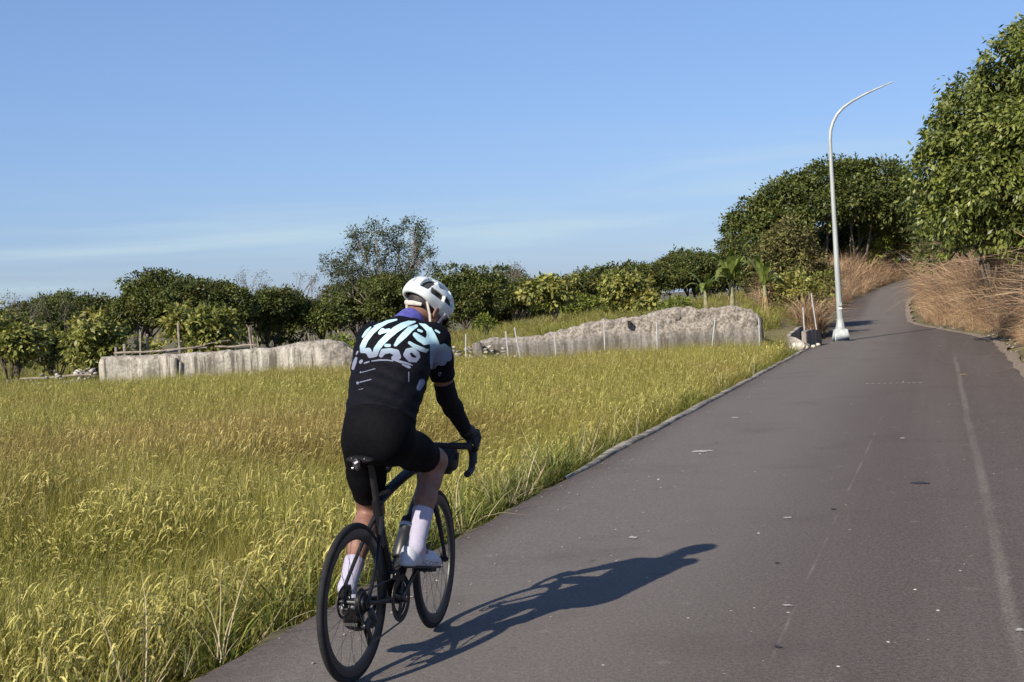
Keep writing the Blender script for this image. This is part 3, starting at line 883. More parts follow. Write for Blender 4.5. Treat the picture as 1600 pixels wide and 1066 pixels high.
slab('wing_wall', [(6.95, 36.0, -.7, .33), (7.12, 35.85, -.7, .28), (7.42, 35.6, -.7, .08)], .10, m_cv, cv, off)
slab('back_wall', [(6.98, 36.15, -.7, .36), (7.32, 36.75, -.7, .50), (7.52, 37.1, -.7, .52)], -.10, m_cv, cv, off)
slab('side_wall', [(7.50, 36.25, -.7, .42), (7.85, 37.0, -.7, .44), (8.25, 37.9, -.7, .36)], .12, m_cv, cv, off)
mb = MB(); mb.box((.14, .06, -.35), (.5, .7, .1)); mb.build('channel_floor', m_dark, cv)  # floor coloured near-black to paint the shade inside the channel
bm = bmesh.new(); bmesh.ops.create_icosphere(bm, subdivisions=3, radius=1)
for v in bm.verts:
    n_ = 1 + .22 * fbm(v.co.x * 1.6, v.co.y * 1.6, v.co.z * 1.6 + 4, 3)
    v.co = Vector((v.co.x * .20 * n_, v.co.y * .17 * n_, v.co.z * .125 * n_))
me = bpy.data.meshes.new('white_rock'); bm.to_mesh(me); bm.free()
m_rock, t, b, o = nt('white_stone'); q = N(t); p = q.obj()
n1 = q.noise(p, 9, 5, .6); cr = q.voro(p, 9, 'DISTANCE_TO_EDGE')
c = q.mix(q.rng(n1, .35, .65), (.50, .46, .38), (.72, .68, .58)); c = q.mix(q.rng(cr, .05, .0, 0, .6), c, (.22, .19, .15))
q.l(c, b.inputs['Base Color']); b.inputs['Roughness'].default_value = .9; q.l(q.bump(n1, .6, .03), b.inputs['Normal'])
o = link('white_rock', me, None, m_rock); o.location = (7.05, 35.15, .07)
tag(o, 'whitish cracked boulder at the road edge before the culvert', 'rock')
for i, (x, y, r_) in enumerate(((7.30, 35.5, .09), (7.62, 36.0, .07), (7.9, 36.8, .08))):
    o2 = o.copy(); COL.objects.link(o2); o2.location = (x, y, .03); o2.scale = (r_ / .2,) * 3; o2.rotation_euler = (0, 0, i * 1.7)
    o2['label'] = ['small pale stone beside the cracked boulder', 'small pale stone at the foot of the culvert side wall', 'small pale stone between culvert and street lamp'][i]

# ------------------------------------------------------------------ street lamp
lamp = empty('street_lamp', Matrix.Translation((9.09, 39.3, 0)))
tag(lamp, 'tall pale grey street lamp post with curved arm at the road edge', 'street lamp')
m_pole, t, b, o = nt('galvanised_pole'); q = N(t); p = q.obj()
n1 = q.noise(q.map(p, (6, 6, .8)), 1.0, 5)
q.l(q.mix(q.rng(n1, .35, .65), (.32, .35, .34), (.43, .46, .45)), b.inputs['Base Color'])
b.inputs['Roughness'].default_value = .55; b.inputs['Metallic'].default_value = .15
P = [(0, 0, .38), (-.01, 0, 1.2), (-.04, 0, 3.0), (-.07, 0, 5.0), (-.07, 0, 5.53), (-.045, 0, 5.80), (.03, 0, 6.03), (.15, 0, 6.24), (.33, 0, 6.42), (.58, 0, 6.58), (.95, 0, 6.76), (1.35, 0, 6.92), (1.72, 0, 7.06)]
rr = [.088, .082, .066, .052, .048, .047, .045, .042, .039, .035, .030, .024, .015]
MB().tube(P[:5], rr[:5], 14, up=(0, 1, 0)).build('pole', m_pole, lamp)
MB().tube(P[4:], rr[4:], 12, up=(0, 1, 0)).build('arm', m_pole, lamp)
m_base = plain('painted_concrete_base', (.42, .46, .44), .8, var=.15, scale=8, bump=.3)
V = []
for (z, w) in ((0, .215), (.02, .215), (.32, .165), (.34, .15)):
    for sx, sy in ((-1, -1), (1, -1), (1, 1), (-1, 1)): V.append((sx * w, sy * w, z))
F = [(0, 3, 2, 1), (12, 13, 14, 15)] + [(4 * i + j, 4 * i + (j + 1) % 4, 4 * i + 4 + (j + 1) % 4, 4 * i + 4 + j) for i in range(3) for j in range(4)]
MB().add(V, F).build('base', m_base, lamp, bevel=.02)
MB().lathe([(.33, .13), (.38, .13), (.40, .112), (.62, .100)], 14, 'z').build('collar', m_pole, lamp)
mb = MB()
for sx, sy in ((1, 0), (0, -1), (0, 1), (-1, 0)):
    mb.add([(sx * .09, sy * .09, .34), (sx * .145, sy * .145, .34), (sx * .09, sy * .09, .58), (sx * .09 - sy * .02, sy * .09 + sx * .02, .34), (sx * .145 - sy * .02, sy * .145 + sx * .02, .34), (sx * .09 - sy * .02, sy * .09 + sx * .02, .58)],
           [(0, 1, 2), (3, 5, 4), (0, 3, 4, 1), (1, 4, 5, 2), (0, 2, 5, 3)])
mb.build('gusset', m_pole, lamp)
MB().box((-.012, -.096, 1.02), (.10, .012, .10)).build('number_plate', plain('plate_grey', (.36, .40, .40), .6, var=.3, scale=40), lamp)
MB().box((-.012, -.098, .90), (.11, .010, .045)).build('number_plate', plain('plate_white', (.74, .76, .74), .6), lamp)

# ------------------------------------------------------------------ trees
m_bark = plain('bark', (.105, .085, .065), .95, var=.35, scale=10, bump=.6)
m_bark_pale = plain('pale_bark', (.20, .175, .145), .95, var=.3, scale=10, bump=.5)
LM = {
 'dark':  leaf_mat('dark_evergreen_leaf', (.020, .036, .009), (.165, .190, .042), .22, .5, (.12, .12, .03), .3),
 'fruit': leaf_mat('fruit_tree_leaf', (.065, .088, .018), (.44, .44, .12), .3, .45, (.32, .29, .07), .35),
 'airy':  leaf_mat('feathery_leaf', (.035, .045, .018), (.120, .135, .048), .25, .6, None, .2),
 'twig':  leaf_mat('greyish_twig_leaf', (.070, .060, .045), (.170, .150, .110), .15, .8, None, .1),
 'umb':   leaf_mat('umbrella_tree_leaf', (.022, .038, .010), (.175, .195, .045), .22, .5, None, .3),
 'shrub': leaf_mat('dull_shrub_leaf', (.055, .056, .020), (.29, .27, .095), .22, .6, (.17, .12, .05), .2),
 'big':   leaf_mat('broad_green_leaf', (.030, .052, .011), (.30, .33, .080), .3, .42, (.20, .24, .045), .4),
 'yellow':leaf_mat('bright_green_leaf', (.08, .11, .018), (.29, .32, .055), .30, .5, None, .3),
}
def unit(v): return v / (np.linalg.norm(v, axis=-1, keepdims=True) + 1e-9)

def leaf_mesh(P, A, Nn, L, W, tint, fold=0.0):
    """rhombic leaves: position, axis, normal, length, width"""
    A = unit(A); S = unit(np.cross(A, Nn)); Nn = np.cross(S, A); n = len(P)
    L, W = L[:, None], W[:, None]
    if fold:
        v = np.stack([P, P + A * L * .45 - S * W * .5 - Nn * W * fold, P + A * L - Nn * L * .12, P + A * L * .45 + S * W * .5 - Nn * W * fold], 1)
        i = np.arange(n)[:, None] * 4
        F = np.concatenate([i + np.array([[0, 1, 2]]), i + np.array([[0, 2, 3]])], 0)
        return v.reshape(-1, 3), F, np.concatenate([tint, tint])
    v = np.stack([P, P + A * L * .45 - S * W * .5, P + A * L - Nn * L * .12, P + A * L * .45 + S * W * .5], 1)
    return v.reshape(-1, 3), np.arange(n * 4).reshape(n, 4), tint

def crown(lobes, rng, clump_per_m2, leaves, leaf_l, leaf_w, clump_r, droop=.2, shell=.75, fold=0.0, under=.45):
    P, A, Nn, T, C = [], [], [], [], []
    for (c, r) in lobes:
        c, r = np.array(c), np.array(r, float)
        area = 4 * math.pi * ((r[0] * r[1]) ** 1.6 / 3 + 2 * (r[0] * r[2]) ** 1.6 / 3) ** (1 / 1.6)
        m = max(5, int(area * clump_per_m2))
        d = unit(rng.normal(size=(m, 3)))
        low = d[:, 2] < -.25; d = d[~(low & (rng.random(m) > under))]; m = len(d)
        f = shell + (1.06 - shell) * rng.random(m) ** .6
        spray = rng.random(m) < .14
        f = np.where(spray, rng.uniform(1.08, 1.32, m), f)
        cc = c + d * r * f[:, None]
        C.append(cc)
        k = leaves
        cr = clump_r * rng.uniform(.6, 1.4, m) * np.where(spray, .6, 1)
        off = rng.normal(size=(m, k, 3)) * .52
        off[:, :, 2] *= .75
        pos = cc[:, None] + off * cr[:, None, None]
        outd = unit(off + .8 * d[:, None])
        ax = unit(outd + rng.normal(size=(m, k, 3)) * .55 + np.array([0, 0, -droop]))
        nn = unit(rng.normal(size=(m, k, 3)) * .55 + np.array([0, 0, .75]) + .55 * d[:, None])
        ti = np.clip(rng.normal(.42, .20, (m, 1)) + rng.normal(0, .24, (m, k)), 0, 1)
        P.append(pos.reshape(-1, 3)); A.append(ax.reshape(-1, 3)); Nn.append(nn.reshape(-1, 3)); T.append(ti.ravel())
    P, A, Nn, T = map(np.concatenate, (P, A, Nn, T)); n = len(P)
    L = leaf_l * rng.uniform(.5, 1.35, n); W = leaf_w * rng.uniform(.7, 1.2, n)
    return (*leaf_mesh(P, A, Nn, L, W, T, fold), C)

def limb_path(a, b_, rng, bend=.12, n=6, sag=0.0):
    a, b_ = np.array(a, float), np.array(b_, float); L = np.linalg.norm(b_ - a)
    o1, o2 = rng.normal(size=3) * bend * L, rng.normal(size=3) * bend * L
    return [a + (b_ - a) * t_ + o1 * math.sin(math.pi * t_) * .6 + o2 * math.sin(2 * math.pi * t_) * .3 + np.array([0, 0, sag * L * math.sin(math.pi * t_)]) for t_ in np.linspace(0, 1, n)]

def tree(name, label, cat, x, y, top, width, kind, seed, depth=None, crown_base=.35, form='round', group=None, leaf=(.16, .09), dens=10, leaves=26, clump=.26,
         trunks=1, trunk_r=.09, droop=.2, bark=None, base=None, fold=0.0, nl=None, twigs=5, shell=.75, flat=.75, zoff=0.0, lobes=None):
    rng = np.random.default_rng(seed)
    if kind == 'dark': width *= 1.12
    zb = float(terrain(x, y)) - .05 if base is None else base
    H = top - zb; rw = width / 2; rd = (depth or width) / 2
    root = empty(name, Matrix.Translation((x, y, zb)))
    tag(root, label, cat, group)
    zc0 = H * crown_base
    n = 0 if lobes else (nl or 10)
    lobes = list(lobes or [])
    for i in range(n):
        for _ in range(30):
            if form == 'umbrella':
                a, rr_ = rng.uniform(0, 2 * np.pi), math.sqrt(rng.random()) * .78
                c = np.array([rr_ * math.cos(a) * rw, rr_ * math.sin(a) * rd, 0]); c[2] = H * (.80 - .34 * rr_ ** 2 + rng.uniform(-.22, .05)) + zoff
                r = np.array([.30 * rw, .30 * rd, .15 * H]) * rng.uniform(.8, 1.15)
            elif form == 'airy':
                a, rr_ = rng.uniform(0, 2 * np.pi), math.sqrt(rng.random()) * .85
                c = np.array([rr_ * math.cos(a) * rw, rr_ * math.sin(a) * rd, rng.uniform(zc0, H * .93)])
                r = np.array([.20 * rw, .20 * rd, .16 * rw]) * rng.uniform(.7, 1.4)
            else:
                u = rng.normal(size=3); u /= np.linalg.norm(u); f = rng.random() ** .4 * .68
                c = np.array([u[0] * rw * f, u[1] * rd * f, (zc0 + H) / 2 + u[2] * (H - zc0) / 2 * f])
                r = np.array([.42 * rw, .42 * rd, .42 * (H - zc0) / 2 * flat / .75]) * rng.uniform(.75, 1.1)
            c[2] = min(c[2], H - r[2] * .98)
            if c[2] - r[2] > zc0 * .7: break
        lobes.append((c, r))
    V, F, T, C = crown(lobes, rng, dens, leaves, leaf[0], leaf[1], clump, droop, shell, fold)
    link('crown', new_mesh(name + '_crown', V, F, LM[kind], False, {'tint': T}), root)
    mb = MB()
    fork = np.array([rng.normal(0, .05) * rw, 0, max(zc0 * .55, .25)])
    starts = []
    for k in range(trunks):
        a = 2 * math.pi * k / max(1, trunks) + rng.random()
        b0 = np.array([math.cos(a), math.sin(a), 0]) * (.12 * (trunks > 1)) ; b0[2] = -.1
        tp = fork + np.array([math.cos(a), math.sin(a), 0]) * (.10 * rw * trunks * .5) * (trunks > 1)
        mb.tube(limb_path(b0, tp, rng, .06, 6), np.linspace(trunk_r * 1.25, trunk_r * .75, 6), 8)
        starts.append(tp)
    for (c, r), cl in zip(lobes, C):
        st = starts[int(np.argmin([np.linalg.norm(s_[:2] - c[:2]) for s_ in starts]))]
        pth = limb_path(st, c, rng, .10, 7, .06)
        mb.tube(pth, np.linspace(trunk_r * .55, trunk_r * .18, 7), 6)
        for j in rng.choice(len(cl), min(twigs, len(cl)), replace=False):
            mb.tube(limb_path(pth[4], cl[j], rng, .12, 4), np.linspace(trunk_r * .2, trunk_r * .07, 4), 4, cap=False)
    mb.build('trunk', bark or m_bark, root, smooth=False)
    return root

# dark evergreens behind the ruins
D = dict(kind='dark', leaf=(.145, .085), dens=8.5, leaves=38, clump=.26, trunk_r=.10, crown_base=.34, group='dark evergreens behind the ruins')
tree('evergreen_tree', 'grey green thin crowned tree leaning out beside the dark evergreens', 'tree', -19.2, 62, 3.2, 2.9, 'airy', 1, leaf=(.13, .06), dens=6, leaves=20, clump=.3, form='airy', nl=9, crown_base=.5, trunk_r=.06)
tree('evergreen_tree', 'broad dark evergreen with domed crown behind the left end of the low wall', 'tree', -17.2, 66, 3.65, 5.2, seed=2, nl=13, trunks=3, **D)
tree('evergreen_tree', 'broad dark evergreen rising over the middle of the low wall', 'tree', -13.6, 64, 3.45, 5.4, seed=3, nl=13, trunks=3, **D)
tree('evergreen_tree', 'dark evergreen with shaded base between the low wall and tall airy tree', 'tree', -11.2, 67, 2.95, 3.4, seed=4, nl=10, trunks=2, **D)
tree('evergreen_tree', 'small dark evergreen standing just left of the cyclist', 'tree', -9.0, 68, 2.55, 3.2, seed=5, nl=10, trunks=2, **D)
tree('evergreen_tree', 'dark spreading tree directly behind the cyclist', 'tree', -6.3, 72, 3.1, 4.8, seed=6, nl=11, trunks=2, **D)
tree('evergreen_tree', 'rounded dark evergreen just right of the white helmet', 'tree', -1.9, 66, 3.45, 3.6, seed=7, nl=12, trunks=2, **{**D, 'crown_base': .2})
tree('evergreen_tree', 'shaded dark evergreen behind the bare grey tree', 'tree', .4, 78, 2.7, 3.6, seed=8, nl=9, **D)
tree('evergreen_tree', 'dark evergreen in the gap between the two yellow green fruit trees', 'tree', 4.2, 86, 3.1, 3.4, seed=9, nl=9, **D)
tree('evergreen_tree', 'wide dark evergreen behind the middle of the broken wall', 'tree', 8.3, 84, 3.55, 4.2, seed=10, nl=11, trunks=2, **D)
tree('evergreen_tree', 'wide dark evergreen behind the banana plants', 'tree', 11.0, 86, 3.75, 4.4, seed=12, nl=11, trunks=2, **D)
tree('evergreen_tree', 'low dark evergreen filling the distance between cyclist and fruit trees', 'tree', 2.2, 92, 2.9, 5.0, seed=13, nl=10, **D)
tree('evergreen_tree', 'upright dark tree at the foot of the umbrella crowned tree', 'tree', 11.6, 70, 4.05, 3.3, seed=14, nl=11, **{**D, 'crown_base': .12})
tree('evergreen_tree', 'low dark tree far behind the outer end of the paddy', 'tree', -23.0, 68, 2.9, 5.2, seed=15, nl=10, **{**D, 'crown_base': .15})

FILL = [(-27, 92, 3.4, 7, 'dark tree mass far behind the outermost fruit tree'), (-19.5, 90, 3.2, 6.5, 'far dark tree seen through the gap beside the broad evergreen'), (-14.5, 88, 3.0, 6.5, 'far dark tree filling in behind the evergreen over the low wall'),
        (-9.5, 90, 3.3, 6.0, 'far dark tree behind the small evergreen left of the cyclist'), (-4.2, 86, 3.2, 5.5, 'far dark tree closing the gap right behind the helmet'), (-.2, 96, 3.6, 6.0, 'far dark tree behind the bare grey tree and rounded evergreen'),
        (6.4, 100, 4.0, 6.5, 'far dark tree between the fruit trees, farthest row'), (13.5, 96, 4.4, 6.5, 'far dark tree behind the upright dark tree')]
for i, (x, y, tp, w, lb) in enumerate(FILL):
    tree('evergreen_tree', lb, 'tree', x, y, tp, w, seed=120 + i, nl=11, **{**D, 'crown_base': .1, 'dens': 5.5, 'leaf': (.22, .13), 'leaves': 24, 'clump': .38, 'twigs': 2})
# the tall airy tree
AIR = [(((px - 602) * .0333, dy, 1.58 + (479 - py) * .0333 + .75), (r, r, r * 1.05)) for px, py, r, dy in [(522, 410, .45, 0), (545, 398, .5, .6), (548, 422, .55, -.5), (575, 378, .55, .3), (598, 360, .5, -.4), (616, 378, .5, .5), (592, 402, .6, -.6), (632, 396, .42, .2), (655, 357, .42, -.3), (668, 366, .38, .4), (660, 386, .42, 0), (674, 402, .38, -.5), (650, 416, .5, .4), (612, 426, .6, .6), (572, 432, .6, 0), (682, 424, .32, .3), (560, 363, .3, -.2), (630, 362, .32, .5), (540, 440, .6, .4), (640, 442, .6, -.4), (600, 448, .7, 0)]]
tree('feathery_tree', 'tall airy tree with wispy crown rising highest behind the cyclist', 'tree', -6.6, 74, 6.15, 6.4, 'airy', 21, leaf=(.15, .055), dens=11, leaves=24, clump=.30, lobes=AIR, base=-.75, crown_base=.36, trunks=3, trunk_r=.08, shell=.3, twigs=6, bark=m_bark_pale)
# greyish half bare trees
for i, (x, y, tp, w, lb) in enumerate([(-13.3, 74, 4.0, 2.4, 'half bare grey twigged tree poking above the evergreens over the low wall'),
        (-10.6, 76, 3.85, 2.2, 'half bare grey tree left of the tall airy tree'), (.5, 84, 4.15, 3.6, 'half bare grey tree right of the rounded evergreen'),
        (-20.8, 60, 3.0, 3.2, 'brownish half bare tree behind the outermost fruit tree')]):
    tree('bare_tree', lb, 'tree', x, y, tp, w, 'twig', 31 + i, leaf=(.11, .035), dens=5.0, leaves=14, clump=.26, form='airy', nl=18, crown_base=.42, trunks=3, trunk_r=.05, shell=.3, twigs=12, bark=m_bark_pale, group='half bare trees')

# yellow green fruit trees
FR = dict(kind='fruit', leaf=(.20, .105), dens=12, leaves=13, clump=.20, trunk_r=.05, crown_base=.27, droop=.45, group='yellow green fruit trees')
tree('fruit_tree', 'yellow green fruit tree cut by the photo edge, forked dark trunk', 'tree', -16.6, 47, 2.35, 2.5, seed=41, nl=12, trunks=3, **FR)
tree('fruit_tree', 'slender small fruit tree second from the photo edge', 'tree', -15.8, 49, 1.45, 1.7, seed=42, nl=8, trunks=2, **FR)
tree('fruit_tree', 'bushy fruit tree beside the outer end of the low wall', 'tree', -13.2, 45, 1.95, 2.4, seed=43, nl=12, trunks=2, **{**FR, 'crown_base': .2})
tree('fruit_tree', 'fruit tree standing behind the middle of the low wall', 'tree', -10.4, 47, 2.2, 2.6, seed=44, nl=13, trunks=2, **{**FR, 'crown_base': .22})
tree('fruit_tree', 'low fruit bush at the middle of the low wall, paler leaves', 'tree', -11.6, 46, 1.25, 1.3, seed=45, nl=7, **{**FR, 'crown_base': .15})
tree('fruit_tree', 'crooked trunked fruit tree behind the low stretch of broken wall', 'tree', 1.55, 53, 2.55, 2.1, seed=46, nl=12, **{**FR, 'crown_base': .36})
tree('fruit_tree', 'dense pale fruit tree right above the rising broken wall', 'tree', 4.2, 51, 2.5, 2.4, seed=47, nl=13, **{**FR, 'crown_base': .08})

# bushes
BU = dict(kind='yellow', leaf=(.15, .07), dens=14, leaves=14, clump=.16, trunk_r=.025, crown_base=.08)
tree('green_bush', 'bright green bush below the rounded evergreen', 'bush', -.85, 52, 1.25, .95, seed=51, nl=7, **BU)
tree('green_bush', 'bright green bush at the road side end of the low wall', 'bush', -5.0, 41, 1.0, 1.2, seed=52, nl=7, **BU)
tree('green_bush', 'green bush between the fruit tree and banana plants', 'bush', 6.5, 56, 1.35, 2.0, seed=53, nl=9, **BU)
tree('green_bush', 'dull green bush between the two fruit trees', 'bush', 2.9, 62, 1.75, 2.2, seed=54, nl=9, **BU)

# the tree group at the bend
UMB = [(((px - 1295) * .0355, dy, 1.58 + (443 - py) * .0355 - .7), (r, r * 1.1, r * .72)) for px, py, r, dy in [(1166, 352, 1.0, -.6), (1192, 330, 1.2, .5), (1228, 312, 1.3, -.8), (1262, 296, 1.25, .8), (1300, 284, 1.3, -.4), (1342, 280, 1.3, .6), (1382, 284, 1.3, -.5), (1412, 302, 1.2, .4), (1178, 372, .9, -1.2), (1226, 348, 1.2, -1.6), (1284, 330, 1.2, -1.9), (1338, 318, 1.2, -1.8), (1392, 326, 1.3, -1.5), (1250, 330, 1.3, 1.8), (1320, 312, 1.4, 2.0), (1385, 318, 1.3, 2.0), (1210, 352, 1.1, 1.7), (1418, 345, 1.1, -.9)]]
tree('umbrella_tree', 'large umbrella crowned tree behind the street lamp', 'tree', 17.6, 79, 8.2, 10.3, 'umb', 61, leaf=(.22, .12), dens=7, leaves=32, clump=.40, lobes=UMB, base=.7, trunks=4, trunk_r=.14, crown_base=.3, twigs=5)
tree('umbrella_tree', 'lower dark shoulder of the umbrella tree group, right of the lamp', 'tree', 22.0, 86, 6.6, 6.5, 'umb', 62, leaf=(.19, .10), dens=9, leaves=30, clump=.34, nl=13, trunks=3, trunk_r=.12, crown_base=.28)
tree('shrub_tree', 'dull brownish green shrubby tree directly left of the lamp post', 'tree', 10.1, 50, 4.0, 2.9, 'shrub', 63, leaf=(.12, .065), dens=12, leaves=30, clump=.24, nl=17, trunks=3, trunk_r=.06, crown_base=.06)
tree('shrub_tree', 'green bush behind the culvert at the foot of the shrubby tree', 'bush', 9.2, 45, 2.1, 2.4, 'fruit', 64, leaf=(.16, .08), dens=13, leaves=20, clump=.2, nl=10, crown_base=.08, trunk_r=.04)
tree('leafy_tree', 'bright leaved tree arching over the bend of the road', 'tree', 21.6, 80, 5.4, 4.6, 'yellow', 65, leaf=(.22, .11), dens=8, leaves=18, clump=.3, form='umbrella', nl=13, trunks=2, trunk_r=.08, base=1.2)
tree('evergreen_tree', 'dark tree closing the view where the road bends away', 'tree', 27.0, 92, 7.2, 9.5, 'dark', 66, leaf=(.2, .11), dens=8, leaves=30, clump=.34, nl=18, trunks=3, trunk_r=.13, crown_base=.12, group='dark evergreens behind the ruins')
tree('evergreen_tree', 'dark shaded tree left of the road bend behind tawny grass', 'tree', 18.6, 86, 5.0, 6.5, 'dark', 67, leaf=(.2, .11), dens=8, leaves=30, clump=.34, nl=14, trunks=3, trunk_r=.12, crown_base=.1, group='dark evergreens behind the ruins')

tree('shrub_tree', 'dark shrub on the bank top closing the view beneath the big tree', 'bush', 20.6, 66, 4.3, 4.5, 'dark', 68, leaf=(.18, .10), dens=9, leaves=28, clump=.32, nl=13, trunks=3, trunk_r=.06, crown_base=.04)
tree('shrub_tree', 'dark shrub farther along the bank where the road disappears', 'bush', 24.8, 80, 5.0, 5.0, 'dark', 69, leaf=(.18, .10), dens=8, leaves=28, clump=.34, nl=13, trunks=3, trunk_r=.06, crown_base=.04)
tree('shrub_tree', 'dark shrub tucked behind the bank under the left shoulder of the big tree', 'bush', 17.6, 54, 3.5, 3.6, 'dark', 70, leaf=(.17, .09), dens=9, leaves=28, clump=.3, nl=11, trunks=3, trunk_r=.05, crown_base=.04)
# the big broad leaved tree over the bank
BIG = [((dx, dy, z), (r, r, r * .85)) for dx, dy, z, r in [(.6, 0, 6.3, 1.0), (-.3, -.5, 5.7, 1.0), (1.4, .3, 5.6, 1.3), (-1.0, .4, 5.0, 1.0), (.3, -.9, 4.8, 1.1), (-1.7, -.2, 4.2, .95), (-.7, -1.2, 4.0, 1.0), (.9, -1.0, 3.8, 1.2), (-2.15, .3, 3.4, .9), (-1.4, -1.0, 3.1, .95), (-.2, -1.5, 2.9, 1.0), (1.2, -1.3, 2.7, 1.1), (-2.0, .4, 2.5, .8), (-.9, -.6, 2.15, .8), (.2, -1.0, 1.9, .8), (1.6, -.8, 1.8, .9), (0, .9, 3.6, 1.6), (1.8, .6, 4.0, 1.6), (-.9, 1.0, 4.4, 1.2), (2.4, 0, 5.0, 1.2)]]
tree('broadleaf_tree', 'large broad leaved tree overhanging the dry bank, cut by the photo edge', 'tree', 12.2, 32.0, 7.6, 6.9, 'big', 71, depth=6.2, leaf=(.145, .068), dens=10, leaves=46, clump=.23, lobes=BIG, base=.5, trunks=3, trunk_r=.14, crown_base=.20, droop=.75, fold=.18, twigs=8)
tree('broadleaf_tree', 'broad leaved tree behind the bank, left shoulder of the big tree', 'tree', 13.9, 40.5, 5.6, 4.2, 'big', 72, leaf=(.2, .085), dens=13, leaves=24, clump=.24, nl=15, trunks=2, trunk_r=.1, crown_base=.28, droop=.6, fold=.18)
tree('broadleaf_tree', 'dark leafy sprig hanging low over the dry grass', 'branch', 11.15, 31.0, 2.65, 1.1, 'big', 73, leaf=(.16, .09), dens=9, leaves=12, clump=.16, nl=6, crown_base=.42, trunk_r=.02, droop=.7, fold=.18, base=1.0)

# banana plants
m_ban = leaf_mat('banana_leaf', (.085, .12, .025), (.25, .30, .07), .35, .45, None, .4)
m_bdry = leaf_mat('dead_banana_leaf', (.16, .10, .05), (.42, .29, .13), .2, .8)
m_bst = plain('banana_stem', (.20, .19, .10), .7, var=.35, scale=6)
def banana(x, y, h, seed, label, leaves=8, dead=3):
    rng = np.random.default_rng(seed); zb = float(terrain(x, y))
    root = empty('banana_plant', Matrix.Translation((x, y, zb)))
    tag(root, label, 'banana plant', 'banana plants')
    MB().tube([(0, 0, -.1), (.03, 0, h * .3), (.02, .02, h * .6)], [.10, .085, .05], 10).build('stem', m_bst, root)
    for k in range(leaves + dead):
        az = k * 2.4 + rng.uniform(-.3, .3); dd = k >= leaves
        L = h * rng.uniform(.62, .85) * (.7 if dd else 1); up = rng.uniform(.9, 1.9) if not dd else -.4
        o_ = np.array([math.cos(az), math.sin(az), 0]); sd = np.array([-math.sin(az), math.cos(az), 0])
        V, F, T = [], [], []; n = 12
        drp = rng.uniform(.75, 1.3)
        for i in range(n + 1):
            t_ = i / n
            c = np.array([.02, .02, h * (.58 if not dd else .5)]) + o_ * L * (t_ * (.75 if not dd else .30)) / (1 + max(0, up) * .3) + np.array([0, 0, 1]) * L * (up * t_ - drp * t_ * t_) * .85
            w = L * .08 * (math.sin(math.pi * min(1, .08 + t_ * .95)) ** .6) * (.35 if dd else 1) * (1 + .15 * rng.normal())
            for e, dz in ((-1, -.35), (0, .0), (1, -.35)): V.append(c + sd * w * e + np.array([0, 0, dz * w]))
        for i in range(n):
            for e in (0, 1):
                a = 3 * i + e; F.append((a, a + 1, a + 4, a + 3)); T.append(float(np.clip(rng.normal(.5, .25), 0, 1)))
        link('leaf', new_mesh('banana_leaf', V, F, m_bdry if dd else m_ban, True, {'tint': T}), root)
banana(7.0, 45.0, 2.1, 81, 'banana plant with upright leaves behind the broken wall', 12, 3)
banana(7.9, 44.2, 1.75, 82, 'smaller banana plant with hanging dead leaves next to the culvert', 9, 7)
banana(6.3, 46.0, 1.6, 83, 'low banana plant with drooping pale leaf over the broken wall', 9, 2)

# ------------------------------------------------------------------ bicycle
# local frame: x right, y forward, z up, origin under the rear axle
BIKE = (Matrix.Translation((-.735, 5.98, 0)) @ Matrix.Rotation(R(-18.2), 4, 'Z') @ Matrix.Rotation(R(2.0), 4, 'Y'))
bike = empty('bicycle', BIKE)
tag(bike, 'black road bicycle with drop handlebars ridden away along the road', 'bicycle')
m_frame = plain('black_frame_paint', (.008, .008, .010), .5, var=.3, scale=5, spec=.3)
m_carbon = plain('matt_carbon', (.014, .014, .016), .45, var=.3, scale=60)
m_tyre = plain('tyre_rubber', (.016, .016, .017), .85, var=.25, scale=40, spec=.3)
m_steel = plain('dull_steel', (.045, .045, .05), .5, .7, .2, 40)
m_steel_b = plain('bright_steel', (.45, .45, .47), .28, 1.0, .15, 40)
m_blackal = plain('black_alloy', (.020, .020, .022), .4, .3, .2, 30)
m_tape = plain('bar_tape', (.013, .013, .015), .75, var=.3, scale=50, bump=.3)
RW = .336; WB = .99; STEER = R(4.8)
AX_R, AX_F, BB = np.array([0, 0, RW]), np.array([0, WB, RW]), np.array([0, .405, .27])
hub_axis = np.array([0, .943 - .306 * (.70 - .338), .70])
def steer(p):
    p = np.array(p, float); c = np.array([0, .80, 0])
    d = p - c; ca, sa = math.cos(STEER), math.sin(STEER)
    return np.array([c[0] + d[0] * ca - d[1] * sa, c[1] + d[0] * sa + d[1] * ca, p[2]])
def steer_mb(mb):
    for i, V in enumerate(mb.V): mb.V[i] = np.array([steer(v) for v in V])
    return mb
def bez(p0, p1, p2, p3, n=10):
    p0, p1, p2, p3 = map(lambda a: np.array(a, float), (p0, p1, p2, p3))
    return [((1 - t_) ** 3) * p0 + 3 * (1 - t_) ** 2 * t_ * p1 + 3 * (1 - t_) * t_ * t_ * p2 + t_ ** 3 * p3 for t_ in np.linspace(0, 1, n)]

